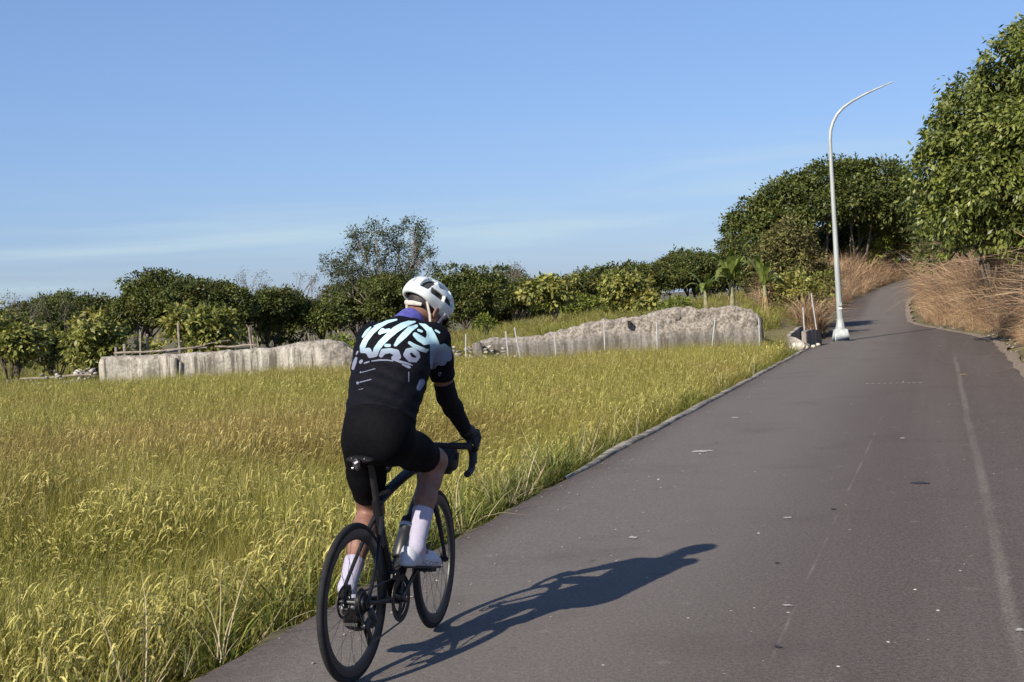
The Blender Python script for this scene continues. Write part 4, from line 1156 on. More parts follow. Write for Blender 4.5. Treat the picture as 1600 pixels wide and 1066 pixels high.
mb = MB()
st_top = np.array([0, .215, .865])
mb.tube([BB, [0, .36, .42], [0, .305, .58], [0, .262, .73]], [.030, .024, .020, .019], 12, sq=(1.0, 1.15), up=(0, 1, 0))          # seat tube
ht_t, ht_b = np.array([0, .787, .845]), np.array([0, .832, .700])
mb.tube(bez([0, .268, .715], [0, .40, .760], [0, .62, .815], [0, .795, .820]), np.linspace(.021, .026, 10), 12, up=(1, 0, 0), sq=(1.15, .9))      # top tube
mb.tube(bez([0, .40, .27], [0, .52, .40], [0, .70, .60], [0, .826, .722]), [.032, .034, .036, .037, .037, .037, .036, .035, .033, .031], 12, up=(1, 0, 0), sq=(1, 1))   # down tube
mb.tube([ht_b, ht_t], [.031, .025], 14)
mb.lathe([(-.043, .021), (-.043, .026), (.043, .026), (.043, .021)], 18, 'x', tuple(BB))
for sx in (-1, 1):
    mb.tube(bez([sx * .022, .385, .272], [sx * .045, .28, .285], [sx * .062, .14, .315], [sx * .066, 0, RW], 8), [.017, .015, .014, .0125, .011, .010, .010, .011], 8, up=(1, 0, 0))
    mb.tube(bez([sx * .016, .282, .655], [sx * .040, .225, .59], [sx * .060, .09, .43], [sx * .066, 0, RW], 8), [.012, .011, .0095, .009, .0085, .0085, .009, .010], 8, up=(1, 0, 0))
    mb.box((sx * .066, 0, RW), (.008, .035, .035))
mb.build('frame', m_frame, bike)
MB().tube([[0, .292, .63], [0, .262, .73], [0, .222, .863], [0, .205, .915]], [.0145, .0145, .0145, .0150], 12, sq=(1.25, .95), up=(0, 1, 0)).build('seatpost', m_carbon, bike)

# saddle: grown from rounded sections nose to tail
V, secs = [], [(.345, .018, .018, .945), (.33, .021, .02, .952), (.27, .024, .022, .957), (.20, .036, .024, .958), (.15, .060, .024, .950), (.105, .066, .024, .950), (.082, .060, .018, .947), (.074, .042, .010, .943)]
nS = 16
for (y, w, h, z) in secs:
    for j in range(nS):
        a = 2 * math.pi * j / nS; cz = math.sin(a)
        V.append((w * math.copysign(abs(math.cos(a)) ** .8, math.cos(a)), y, z - .012 + (h * .45 * cz if cz > 0 else h * .9 * cz) - .10 * (w * math.cos(a)) ** 2 / .07))
F = [(i * nS + j, i * nS + (j + 1) % nS, (i + 1) * nS + (j + 1) % nS, (i + 1) * nS + j) for i in range(len(secs) - 1) for j in range(nS)]
F += [tuple(range(nS))[::-1], tuple((len(secs) - 1) * nS + j for j in range(nS))]
sad = MB().add(V, F).build('saddle', plain('saddle_cover', (.008, .008, .009), .7, spec=.2), bike)
mb = MB()
for sx in (-1, 1): mb.tube([(sx * .022, .30, .935), (sx * .022, .22, .917), (sx * .022, .14, .917), (sx * .03, .075, .938)], .0036, 6)
mb.box((0, .20, .915), (.055, .04, .022))
mb.build('saddle_rail', m_steel, sad)
tl = MB().box((.0, .062, .915), (.030, .022, .050)).build('tail_light', plain('tail_light_shell', (.03, .03, .032), .3), bike, bevel=.006)
MB().box((.004, .049, .925), (.018, .006, .008), Matrix.Rotation(R(-30), 3, 'Y')).build('reflector', plain('reflector_glass', (.55, .52, .55), .15), tl)
MB().lathe([(-.004, .001), (-.004, .007), (.004, .007), (.004, .001)], 10, 'x', (-.012, .050, .900)).build('reflector', m_steel_b, tl)

# wheels
def wheel(front):
    c = np.zeros(3)
    w = empty('wheel', None); w.parent = bike
    M = Matrix.Translation((0, WB if front else 0, RW))
    if front:
        p = steer((0, WB, RW)); M = Matrix.Translation(p) @ Matrix.Rotation(STEER, 4, 'Z')
    w.matrix_local = M
    # deep rim as the wheel's body
    MB().lathe([(-.0125, .311), (-.0135, .296), (-.0105, .275), (-.004, .264), (.004, .264), (.0105, .275), (.0135, .296), (.0125, .311)], 72, 'x', closed=True).build('rim', m_carbon, w)
    prof = [(.0125 * math.cos(a) * 1.15, .322 + .0145 * math.sin(a)) for a in np.linspace(0, 2 * math.pi, 12, endpoint=False)]
    MB().lathe(prof, 72, 'x', closed=True).build('tyre', m_tyre, w)
    hw = .036 if front else .030
    MB().lathe([(-.055, .006), (-.055, .010), (-hw - .004, .011), (-hw - .003, .027), (-hw, .027), (-hw + .004, .014), (hw - .004, .014), (hw, .025), (hw + .003, .025), (hw + .004, .011), (.055, .010), (.055, .006)], 20, 'x').build('hub', m_blackal, w)
    base = None
    for k in range(24):
        a = 2 * math.pi * k / 24; sx = 1 if k % 2 else -1; tw = (.9 if (k // 2) % 2 else -.9) * .5
        p0 = np.array([sx * hw, .025 * math.cos(a + tw), .025 * math.sin(a + tw)]); p1 = np.array([sx * .002, .266 * math.cos(a), .266 * math.sin(a)])
        o = MB().tube([p0, p1], .00095, 4, cap=False).build('spoke', m_steel, w, smooth=False)
    # disc rotor on the left side
    mb = MB(); xr = -hw - .012; n = 48
    for (r0, r1) in ((.058, .072), (.018, .026)):
        mb.lathe([(xr - .0009, r0), (xr - .0009, r1), (xr + .0009, r1), (xr + .0009, r0)], n, 'x', closed=True)
    for k in range(6):
        a = k * math.pi / 3; mb.tube([(xr, .022 * math.cos(a), .022 * math.sin(a)), (xr, .062 * math.cos(a + .5), .062 * math.sin(a + .5))], .0032, 5, sq=(.4, 1))
    mb.build('brake_rotor', m_steel, w)
    mb = MB(); mb.tube([(0, 0, -.262), (0, 0, -.222)], .0028, 6); mb.build('valve', m_steel_b, w)
    if not front:
        mb = MB()
        for k in range(11):
            x = .034 + k * .0036; r = .062 - k * .0037
            prof = [(x - .0009, .016), (x - .0009, r), (x + .0009, r), (x + .0009, .016)]
            mb.lathe(prof, 36, 'x')
        mb.build('cassette', m_steel, w)
    return w
wr, wf = wheel(False), wheel(True)

# fork, stem, bar
mb = MB()
mb.tube([ht_b + [0, .001, .005], ht_b + [0, .010, -.028]], [.031, .032], 12)
for sx in (-1, 1):
    mb.tube(bez(ht_b + [sx * .012, .006, -.02], [sx * .056, .852, .655], [sx * .058, .90, .50], [sx * .055, WB, RW], 9), [.020, .019, .018, .017, .016, .0145, .013, .011, .010], 10, up=(1, 0, 0), sq=(.75, 1.25))
    mb.box((sx * .055, WB, RW), (.012, .026, .026))
steer_mb(mb).build('fork', m_frame, bike)
mb = MB(); mb.lathe([(-.07, .004), (-.07, .008), (.07, .008), (.07, .004)], 10, 'x', (0, WB, RW)); mb.box((-.064, WB - .045, RW + .05), (.022, .035, .07), Matrix.Rotation(R(-35), 3, 'X'))
steer_mb(mb).build('front_brake', m_blackal, bike)
mb = MB(); mb.box((-.062, .055, RW + .028), (.024, .08, .04), Matrix.Rotation(R(12), 3, 'X')); mb.lathe([(-.073, .004), (-.073, .010), (.073, .010), (.073, .004)], 10, 'x', (0, 0, RW)); mb.build('rear_brake', m_blackal, bike)
BAR = np.array([0, .872, .905])
mb = MB(); mb.tube([ht_t + [0, 0, -.01], [0, .772, .895]], [.019, .018], 12); mb.tube([[0, .765, .888], [0, .80, .895], BAR], [.019, .017, .018], 12, sq=(1, .95)); mb.lathe([(-.022, .012), (-.022, .022), (.022, .022), (.022, .012)], 14, 'x', tuple(BAR))
steer_mb(mb).build('stem', m_blackal, bike)
mb = MB(); mb.tube([[-.165, .872, .903], [-.05, .872, .905], [.05, .872, .905], [.165, .872, .903]], [.0135, .0155, .0155, .0135], 12)
steer_mb(mb); hb = mb.build('handlebar', m_carbon, bike)
for sx in (-1, 1):
    pth = [np.array([sx * .12, .872, .904])] + bez([sx * .16, .873, .903], [sx * .200, .876, .902], [sx * .203, .90, .902], [sx * .203, .930, .893], 6) + \
          bez([sx * .203, .945, .885], [sx * .205, .978, .865], [sx * .207, .975, .80], [sx * .209, .925, .782], 8) + [np.array([sx * .212, .88, .776]), np.array([sx * .214, .835, .774])]
    mb = MB(); mb.tube(pth, .0165, 10, up=(0, 0, 1)); steer_mb(mb); mb.build('bar_tape', m_tape, hb)
    mb = MB(); mb.tube([[sx * .203, .905, .902], [sx * .204, .935, .916], [sx * .203, .965, .927], [sx * .202, .985, .950], [sx * .202, .990, .967]], [.016, .0195, .0185, .018, .010], 10, sq=(1, .85))
    steer_mb(mb); hd = mb.build('hood', m_tape, hb)
    mb = MB(); mb.tube([[sx * .205, .985, .935], [sx * .212, 1.000, .90], [sx * .217, .995, .85], [sx * .222, .975, .81]], [.008, .008, .007, .006], 8, sq=(.7, 1.3)); steer_mb(mb); mb.build('brake_lever', m_blackal, hd)
mb = MB(); mb.tube(bez([.19, .955, .925], [.12, 1.03, .93], [.03, .98, .88], [.02, .86, .78], 9), .0026, 5); mb.tube(bez([-.19, .955, .925], [-.12, 1.03, .93], [-.03, .98, .88], [-.02, .86, .78], 9), .0026, 5); steer_mb(mb); mb.build('cable', m_tape, bike)

# drivetrain
CR = .1725; CA = R(38.0)
cdir = np.array([0, math.cos(CA), math.sin(CA)])
PED_R, PED_L = BB + cdir * CR + [.125, 0, 0], BB - cdir * CR + [-.125, 0, 0]
mb = MB(); n = 50; xr = .047
prof = []
for (x, r0, r1) in ((.047, .078, .104), (.040, .058, .080)):
    mb.lathe([(x - .0014, r0), (x - .0014, r1), (x + .0014, r1), (x + .0014, r0)], 56, 'x', tuple(BB), closed=True)
for k in range(4):
    a = CA + .55 + k * math.pi / 2; mb.tube([BB + [.05, .015 * math.cos(a), .015 * math.sin(a)], BB + [.046, .084 * math.cos(a), .084 * math.sin(a)]], [.014, .009], 8, sq=(.5, 1), up=(1, 0, 0))
cs_ = mb.build('chainset', m_blackal, bike)
for sgn, P, nm in ((1, PED_R, 'right'), (-1, PED_L, 'left')):
    mb = MB(); a0 = BB + [sgn * .056, 0, 0]; a1 = BB + sgn * cdir * CR + [sgn * .070, 0, 0]
    mb.tube([a0 - sgn * cdir * .012, a0, a0 + (a1 - a0) * .5, a1, a1 + sgn * cdir * .012], [.014, .0175, .0135, .0135, .010], 10, sq=(.6, 1), up=(1, 0, 0))
    mb.build('crank_arm', m_carbon, cs_)
    mb = MB(); mb.tube([a1, P + [sgn * .03, 0, 0]], .0065, 8); c_ = P
    mb.box(c_ + np.array([0, .0, 0]), (.062, .062, .016), Matrix.Rotation(R(-8 if sgn > 0 else -28), 3, 'X')); mb.box(c_ + np.array([0, .032, .004]), (.05, .02, .012))
    mb.build('pedal', m_tape, bike)
# chain
def circ(c, r, a0, a1, n): return [np.array([c[0], c[1] + r * math.cos(a), c[2] + r * math.sin(a)]) for a in np.linspace(a0, a1, n)]
jk, jt = np.array([.047, .020, .232]), np.array([.047, .055, .168])
cb = np.array([.047, BB[1], BB[2]]); ch = circ(cb, .105, math.pi * .52, -math.pi * .5, 20) + [jt + [0, .012, -.022]] + circ(jt, .024, -1.2, -math.pi * 1.15, 8) + circ(jk, .022, -.3, math.pi * .75, 6) + circ(np.array([.047, 0, RW]), .050, math.pi * 1.15, math.pi * .45, 10)
mb = MB(); mb.tube(ch, .0045, 5, closed=True, up=(1, 0, 0), sq=(.8, 1)); mb.build('chain', m_steel, bike)
mb = MB()
for j in (jk, jt): mb.lathe([(-.003, .004), (-.003, .020), (.003, .020), (.003, .004)], 16, 'x', tuple(j), closed=True)
mb.tube([jk + [.008, 0, 0], jt + [.008, 0, 0]], [.017, .016], 8, sq=(.3, 1), up=(1, 0, 0)); mb.tube([jk - [.008, 0, 0], jt - [.008, 0, 0]], [.015, .014], 8, sq=(.3, 1), up=(1, 0, 0))
mb.tube([[.074, .004, .312], [.085, .012, .268], jk + [.022, -.01, .005]], [.013, .021, .019], 10); mb.tube([[.085, -.02, .275], [.08, -.035, .24]], [.014, .012], 8)
mb.build('rear_derailleur', m_blackal, bike)
mb = MB(); mb.box((.034, .372, .385), (.03, .05, .035), Matrix.Rotation(R(-20), 3, 'X')); mb.box((.044, .36, .372), (.008, .10, .022), Matrix.Rotation(R(-15), 3, 'X')); mb.build('front_derailleur', m_blackal, bike)

# bottle in its cage on the seat tube side and one on the down tube
def bottle(name, c0, c1, label, top):
    d = np.array(c1) - np.array(c0); L = np.linalg.norm(d); d /= L
    root = empty(name, BIKE); tag(root, label, 'bottle')
    f = lambda t_: list(np.array(c0) + d * L * t_)
    MB().tube([f(0), f(.03), f(.55), f(.60), f(.66), f(.80), f(.82)], [.030, .0355, .0355, .032, .0345, .0345, .031], 18).build('body', plain(name + '_plastic', (.02, .022, .028), .4, var=.2), root)
    MB().tube([f(.82), f(.84), f(.93), f(.945), f(1.0)], [.033, .034, .030, .014, .012], 18).build('cap', top, root)
    MB().tube([f(.70), f(.78)], [.0352, .0352], 18, cap=False).build('band', plain(name + '_band', (.50, .54, .62), .5), root)
    mb = MB()
    for t_ in (.12, .50): 
        pass
bottle('water_bottle', (0, .505, .43), (0, .640, .605), 'dark water bottle with pale band in the down tube cage', m_tape)
mb = MB()
for sx in (-1, 1): mb.tube([[sx * .012, .43, .40], [sx * .036, .53, .42], [sx * .037, .58, .49], [sx * .02, .58, .52]], .003, 6)
mb.build('bottle_cage', m_carbon, bike)

# handlebar bag
bag = empty('handlebar_bag', BIKE); tag(bag, 'small grey and black roll bag strapped under the handlebar', 'bag')
m_bag = plain('bag_fabric_grey', (.27, .28, .27), .85, var=.15, scale=40, bump=.2); m_bagk = plain('bag_fabric_black', (.02, .02, .022), .8)
mb = MB(); mb.tube([[-.125, .955, .83], [-.118, .955, .83], [.118, .955, .83], [.125, .955, .83]], [.045, .055, .055, .045], 20, up=(0, 0, 1)); steer_mb(mb); mb.build('body', m_bag, bag)
mb = MB(); mb.tube([[.04, .955, .829], [.120, .955, .829], [.128, .955, .829]], [.0565, .0565, .048], 20, up=(0, 0, 1)); mb.tube([[-.13, .955, .80], [.10, .955, .80]], [.044, .044], 16, up=(0, 0, 1)); mb.box((.132, .945, .845), (.02, .03, .03)); steer_mb(mb); mb.build('end_panel', m_bagk, bag)

# ------------------------------------------------------------------ signed-distance modelling for the rider
def d_cap(P, a, b_, r0, r1):
    a, b_ = np.array(a, np.float32), np.array(b_, np.float32); ba = b_ - a
    h = np.clip(((P - a) @ ba) / (ba @ ba + 1e-12), 0, 1)
    q_ = P - a - h[..., None] * ba
    return np.sqrt(np.einsum('...i,...i', q_, q_)) - (r0 + (r1 - r0) * h)
def d_ell(P, c, r, Rm=None):
    q_ = P - np.array(c, np.float32)
    if Rm is not None: q_ = q_ @ np.array(Rm, np.float32)
    r = np.array(r, np.float32)
    k0 = np.linalg.norm(q_ / r, axis=-1); k1 = np.linalg.norm(q_ / (r * r), axis=-1)
    return k0 * (k0 - 1) / (k1 + 1e-9)
def smin(a, b_, k):
    h = np.clip(.5 + .5 * (b_ - a) / k, 0, 1)
    return b_ * (1 - h) + a * h - k * h * (1 - h)
def smax(a, b_, k): return -smin(-a, -b_, k)
def half(P, p, nrm):
    nrm = np.array(nrm, np.float32); nrm = nrm / np.linalg.norm(nrm)
    return (P - np.array(p, np.float32)) @ nrm
def caps(P, L, k=.03):
    d = None
    for c in L:
        x = d_cap(P, *c) if len(c) == 4 else d_ell(P, *c)
        d = x if d is None else smin(d, x, k)
    return d
def nets(fn, lo, hi, vox):
    """surface nets: smooth quad mesh of fn = 0 inside the box lo..hi"""
    lo, hi = np.array(lo, float), np.array(hi, float); B = 4
    nb = np.ceil((hi - lo) / (vox * B)).astype(int); n = nb * B + 1
    # coarse pass: only blocks near the surface are evaluated finely
    cx = [(np.arange(k, dtype=np.float32) + .5) * vox * B + l for k, l in zip(nb, lo)]
    Gc = np.stack(np.meshgrid(*cx, indexing='ij'), -1).astype(np.float32)
    vc = fn(Gc.reshape(-1, 3)).reshape(tuple(nb))
    near = np.abs(vc) < vox * B * 1.9
    v = np.ones(tuple(n), np.float32)
    v[:-1, :-1, :-1] = np.repeat(np.repeat(np.repeat(np.where(vc < 0, -1, 1), B, 0), B, 1), B, 2)
    fine = np.zeros(tuple(n), bool)
    fine[:-1, :-1, :-1] = np.repeat(np.repeat(np.repeat(near, B, 0), B, 1), B, 2)
    fi = np.argwhere(fine)
    v[fine] = fn((lo + fi * vox).astype(np.float32))
    ins = v < 0
    cn = np.zeros(tuple(n - 1), np.int8)
    sl = lambda o, k: slice(o, k - 1 + o)
    offs = [(i, j, k) for i in (0, 1) for j in (0, 1) for k in (0, 1)]
    for o in offs: cn += ins[sl(o[0], n[0]), sl(o[1], n[1]), sl(o[2], n[2])]
    act = (cn > 0) & (cn < 8)
    ci = np.argwhere(act); S = np.zeros((len(ci), 3)); Cn = np.zeros(len(ci))
    cor = {o: v[ci[:, 0] + o[0], ci[:, 1] + o[1], ci[:, 2] + o[2]] for o in offs}
    for a in offs:
        for d in range(3):
            if a[d]: continue
            b_ = list(a); b_[d] = 1
            va, vb = cor[a], cor[tuple(b_)]
            m = (va < 0) != (vb < 0)
            t_ = np.where(m, va / np.where(m, va - vb, 1), 0)
            pt = np.zeros((len(ci), 3)) + np.array(a); pt[:, d] += t_
            S += np.where(m[:, None], pt, 0); Cn += m
    Vv = lo + (ci + S / Cn[:, None]) * vox
    idm = -np.ones(tuple(n - 1), int); idm[act] = np.arange(len(ci))
    Fq = []
    for d in range(3):
        e1, e2 = (d + 1) % 3, (d + 2) % 3
        a = [slice(1, n[0] - 1), slice(1, n[1] - 1), slice(1, n[2] - 1)]; a[d] = slice(0, n[d] - 1)
        b_ = list(a); b_[d] = slice(1, n[d])
        va, vb = ins[tuple(a)], ins[tuple(b_)]
        m = np.argwhere(va != vb); fl = va[va != vb]
        off = np.array([1, 1, 1]); off[d] = 0
        g = m + off
        q_ = []
        for (i, j) in ((-1, -1), (0, -1), (0, 0), (-1, 0)):
            c = g.copy(); c[:, e1] += i; c[:, e2] += j
            q_.append(idm[c[:, 0], c[:, 1], c[:, 2]])
        q_ = np.stack(q_, -1); q_[~fl] = q_[~fl][:, ::-1]
        Fq.append(q_)
    Fq = np.concatenate(Fq); Fq = Fq[(Fq >= 0).all(1)]
    return Vv, Fq
def grow(name, fn, lo, hi, vox, mat, parent, vattr=None, M=None):
    V, F = nets(fn, lo, hi, vox)
    va = {k: f(V) for k, f in (vattr or {}).items()}
    return link(name, new_mesh(name, V, F, mat, True, None, va), parent)

# ------------------------------------------------------------------ the rider, in the bicycle's frame
HEAD_C = np.array([.048, .785, 1.558])
Rh = np.array((Matrix.Rotation(R(-27), 3, 'Z') @ Matrix.Rotation(R(-33), 3, 'X') @ Matrix.Rotation(R(3), 3, 'Y')))
def hd(p): return HEAD_C + Rh @ np.array(p, float)          # head frame: x right, y face, z crown
SH_R, SH_L = np.array([.150, .615, 1.425]), np.array([-.160, .615, 1.425])
EL_R, EL_L = np.array([.160, .735, 1.150]), np.array([-.215, .745, 1.160])
WR_R, WR_L = np.array([.200, .895, .965]), np.array([-.205, .900, .960])
for a_ in (WR_R, WR_L): a_[:] = steer(a_)
HIP_R, HIP_L = np.array([.102, .245, .990]), np.array([-.052, .240, .990])
AN_R, AN_L = PED_R + [-.012, -.105, .120], PED_L + [.012, -.085, .190]
def knee(h, a, l1, l2, out):
    d = a - h; L = np.linalg.norm(d); u = d / L
    x = (l1 * l1 - l2 * l2 + L * L) / (2 * L); hh = math.sqrt(max(1e-6, l1 * l1 - x * x))
    f = np.array([out, 1, .1]); f = f - u * (f @ u); f /= np.linalg.norm(f)
    return h + u * x + f * hh
KN_R, KN_L = knee(HIP_R, AN_R, .43, .425, .05), knee(HIP_L, AN_L, .43, .425, -.14)
torso = [([.014, .205, 1.035], [.076, .205, 1.035], .098, .098), ([.004, .175, .990], [.004, .23, .975], .076, .076), ([.088, .175, .990], [.088, .23, .975], .078, .078),
         ([.000, .205, 1.05], [-.070, .50, 1.365], .103, .114), ([.076, .200, 1.05], [.064, .50, 1.365], .108, .112), ([.025, .21, 1.07], [0, .535, 1.40], .108, .106),
         ([-.13, .595, 1.425], [.125, .595, 1.425], .066, .066), ([0, .585, 1.44], [0, .63, 1.47], .072, .062)]
def arm(SH, EL): return [(SH, SH + (EL - SH) * .35, .064, .052), (SH + (EL - SH) * .3, EL, .052, .041)]
def fore(EL, WR): return [(EL, EL + (WR - EL) * .3, .041, .040), (EL + (WR - EL) * .3, WR, .040, .027)]
def thigh(H, K): return [(H, H + (K - H) * .5, .088, .079), (H + (K - H) * .45, K, .079, .060)]
def shank(K, A):
    u = (A - K); bk = np.array([0, -1, 0]); bk = bk - u * (bk @ u) / (u @ u); bk /= np.linalg.norm(bk)
    return [(K, K + u * .25, .055, .050), (K + u * .2 + bk * .014, K + u * .45 + bk * .014, .052, .048), (K + u * .45 + bk * .012, A, .047, .033), (K - bk * .012, K + u * .1, .046, .042)]
neck = [([0.004, .62, 1.475], hd([0, -.035, -.065]), .062, .056)]
head = [(HEAD_C + Rh @ np.array([0, -.008, .025]), [.076, .098, .095], Rh), (hd([0, .035, -.035]), [.062, .070, .075], Rh), (hd([0, .062, -.085]), [.036, .032, .028], Rh)]
face = [(hd([0, .098, -.012]), hd([0, .112, -.040]), .009, .013), (hd([-.022, .088, -.072]), hd([.022, .088, -.072]), .010, .010), (hd([-.03, .088, .018]), hd([.03, .088, .018]), .012, .012)]
def fn_body(P):
    d = caps(P, torso, .05)
    for L, k in ((arm(SH_R, EL_R), .035), (arm(SH_L, EL_L), .035), (fore(EL_R, WR_R), .02), (fore(EL_L, WR_L), .02), (thigh(HIP_R, KN_R), .035), (thigh(HIP_L, KN_L), .035),
                 (shank(KN_R, AN_R), .02), (shank(KN_L, AN_L), .02), (neck, .03)):
        d = smin(d, caps(P, L, .025), k)
    hh = smin(caps(P, head, .03), caps(P, face, .012), .012)
    d = smin(d, hh, .03)
    for A, PD in ((AN_R, PED_R), (AN_L, PED_L)):
        d = smin(d, d_cap(P, A, PD + [0, .03, .035], .034, .026), .02)
    for W_ in (WR_R, WR_L):
        d = smin(d, d_cap(P, W_, W_ + [0, .055, .012], .026, .022), .015)
    return d
m_skin, t, b, o = nt('skin'); q = N(t)
n1 = q.noise(q.obj(), 18, 4)
q.l(q.mix(q.rng(n1, .3, .7), (.18, .090, .066), (.25, .133, .098)), b.inputs['Base Color']); b.inputs['Roughness'].default_value = .5
b.inputs['Specular IOR Level'].default_value = .3; q.l(q.bump(q.noise(q.obj(), 160, 4, .7), .25, .003), b.inputs['Normal'])
b.inputs['Subsurface Weight'].default_value = .08; b.inputs['Subsurface Radius'].default_value = (.012, .004, .002); b.inputs['Subsurface Scale'].default_value = .5
lo, hi = (-.36, -.06, .03), (.36, 1.08, 1.74)
V, F = nets(fn_body, lo, hi, .0085)
person = link('person', new_mesh('person', V, F, m_skin, True)); person.matrix_world = BIKE
tag(person, 'cyclist in black and pale blue jersey and white helmet, bent over the handlebar', 'person')

# ears
for sx in (-1, 1):
    def fn_ear(P, sx=sx):
        e = d_ell(P, hd([sx * .080, -.004, -.018]), [.009, .019, .033], Rh @ np.array(Matrix.Rotation(R(22 * sx), 3, 'Z')))
        return smax(e, -d_ell(P, hd([sx * .092, .002, -.016]), [.010, .011, .021], Rh), .006)
    c = hd([sx * .08, 0, -.018]); grow('ear', fn_ear, c - .05, c + .05, .003, m_skin, person)
# hair below the helmet
m_hair = plain('dark_hair', (.018, .014, .012), .6, var=.4, scale=120, bump=.4)
def fn_hair(P):
    d = d_ell(P, hd([0, -.012, .030]), [.081, .103, .100], Rh)
    d = smax(d, half(P, hd([0, .045, 0]), Rh @ np.array([0, 1, .25])), .01)
    return smax(d, half(P, hd([0, -.05, -.052]), Rh @ np.array([0, .35, -1])), .01)
grow('hair', fn_hair, HEAD_C - .16, HEAD_C + .16, .005, m_hair, person)

# helmet shell with vents
m_helm = plain('helmet_white', (.62, .67, .66), .35, var=.05, scale=20, coat=.2)
def fn_shell(P, g=0.0):
    d = d_ell(P, hd([0, -.008, .050]), [.098 + g, .136 + g, .093 + g], Rh)
    d = smin(d, d_ell(P, hd([0, -.085, .020]), [.078 + g, .055 + g, .062 + g], Rh), .05)
    return d
vents = []
for sx in (-1, 1):
    vents += [(hd([sx * .060, -.108, .080]), [.020, .050, .030], sx * .35), (hd([sx * .096, -.046, .056]), [.030, .038, .013], sx * .2), (hd([sx * .093, .035, .062]), [.030, .034, .013], 0),
              (hd([sx * .030, -.062, .138]), [.010, .034, .030], 0), (hd([sx * .064, -.008, .122]), [.013, .042, .030], sx * .15), (hd([sx * .026, .040, .145]), [.010, .044, .030], 0),
              (hd([sx * .068, .078, .105]), [.013, .036, .028], sx * .3), (hd([sx * .024, .110, .115]), [.010, .036, .028], 0)]
vents.append((hd([0, -.135, .082]), [.008, .030, .018], 0))
def fn_helmet(P):
    d = fn_shell(P)
    d = smax(d, -fn_shell(P, -.020), .006)
    d = smax(d, half(P, hd([0, 0, -.012]), Rh @ np.array([0, -.16, -1])), .012)
    arch = d_cap(P, hd([-.045, -.165, -.030]), hd([.045, -.165, -.030]), .030, .030)
    d = smax(d, -arch, .008)
    for c, r, a in vents:
        q_ = np.abs((P - np.array(c, np.float32)) @ (Rh @ np.array(Matrix.Rotation(a, 3, 'Z'))).astype(np.float32)) - (np.array(r, np.float32) - .006)
        v_ = np.linalg.norm(np.maximum(q_, 0), axis=-1) + np.minimum(q_.max(-1), 0) - .006
        d = smax(d, -v_, .006)
    return d
helm = grow('helmet', fn_helmet, HEAD_C - [.17, .2, .12], HEAD_C + [.17, .2, .2], .0038, m_helm, person)
m_pad = plain('helmet_lining', (.035, .035, .04), .9)
def fn_pad(P):
    d = smax(fn_shell(P, -.0205), half(P, hd([0, 0, -.005]), Rh @ np.array([0, -.16, -1])), .01)
    return smax(d, -fn_shell(P, -.030), .004)
grow('lining', fn_pad, HEAD_C - [.17, .2, .12], HEAD_C + [.17, .2, .2], .0045, m_pad, helm)
m_strap = plain('strap_webbing', (.50, .46, .42), .8, scale=60)
mb = MB()
for sx in (-1, 1):
    mb.tube([hd([sx * .074, -.075, .0]), hd([sx * .084, -.035, -.045]), hd([sx * .074, .018, -.098])], .0055, 6, sq=(1, .3)); mb.tube([hd([sx * .084, .050, .03]), hd([sx * .080, .035, -.045]), hd([sx * .074, .018, -.098])], .0055, 6, sq=(1, .3))
    mb.tube([hd([sx * .074, .018, -.098]), hd([sx * .035, .045, -.125]), hd([0, .05, -.128])], .0055, 6, sq=(1, .3))
mb.build('chin_strap', m_strap, helm)
mb = MB(); mb.tube([hd([-.060, -.085, -.022]), hd([-.03, -.108, -.030]), hd([.03, -.108, -.030]), hd([.060, -.085, -.022])], [.006, .009, .009, .006], 8, sq=(1.2, .5)); mb.build('retention_cradle', m_strap, helm)
# glasses
gl = None
mb = MB()
for sx in (-1, 1): mb.tube([hd([sx * .066, .088, .012]), hd([sx * .081, .055, .012]), hd([sx * .083, .0, .008])], .0038, 6, sq=(1.4, .7))
gl = mb.build('glasses', plain('glasses_arm', (.72, .70, .68), .4), person)
mb = MB(); mb.add([hd([x, .112 - 5.2 * x * x, z]) for x in np.linspace(-.068, .068, 13) for z in (.028, -.022)], [(2 * i, 2 * i + 1, 2 * i + 3, 2 * i + 2) for i in range(12)]); mb.build('lens', plain('dark_lens', (.02, .02, .03), .08), gl)

# neck tube
m_tube = plain('violet_fabric', (.07, .07, .30), .8, var=.2, scale=40)
def fn_necktube(P):
    d = caps(P, neck, .02) - .012
    ax = unit(hd([0, -.035, -.065]) - np.array([0.004, .62, 1.475]))
    d = smax(d, half(P, np.array([0.004, .62, 1.475]) + ax * .060 , ax + np.array([0, .3, -.25])), .008)
    return d
grow('neck_tube', fn_necktube, (-.15, .48, 1.36), (.18, .86, 1.66), .005, m_tube, person)

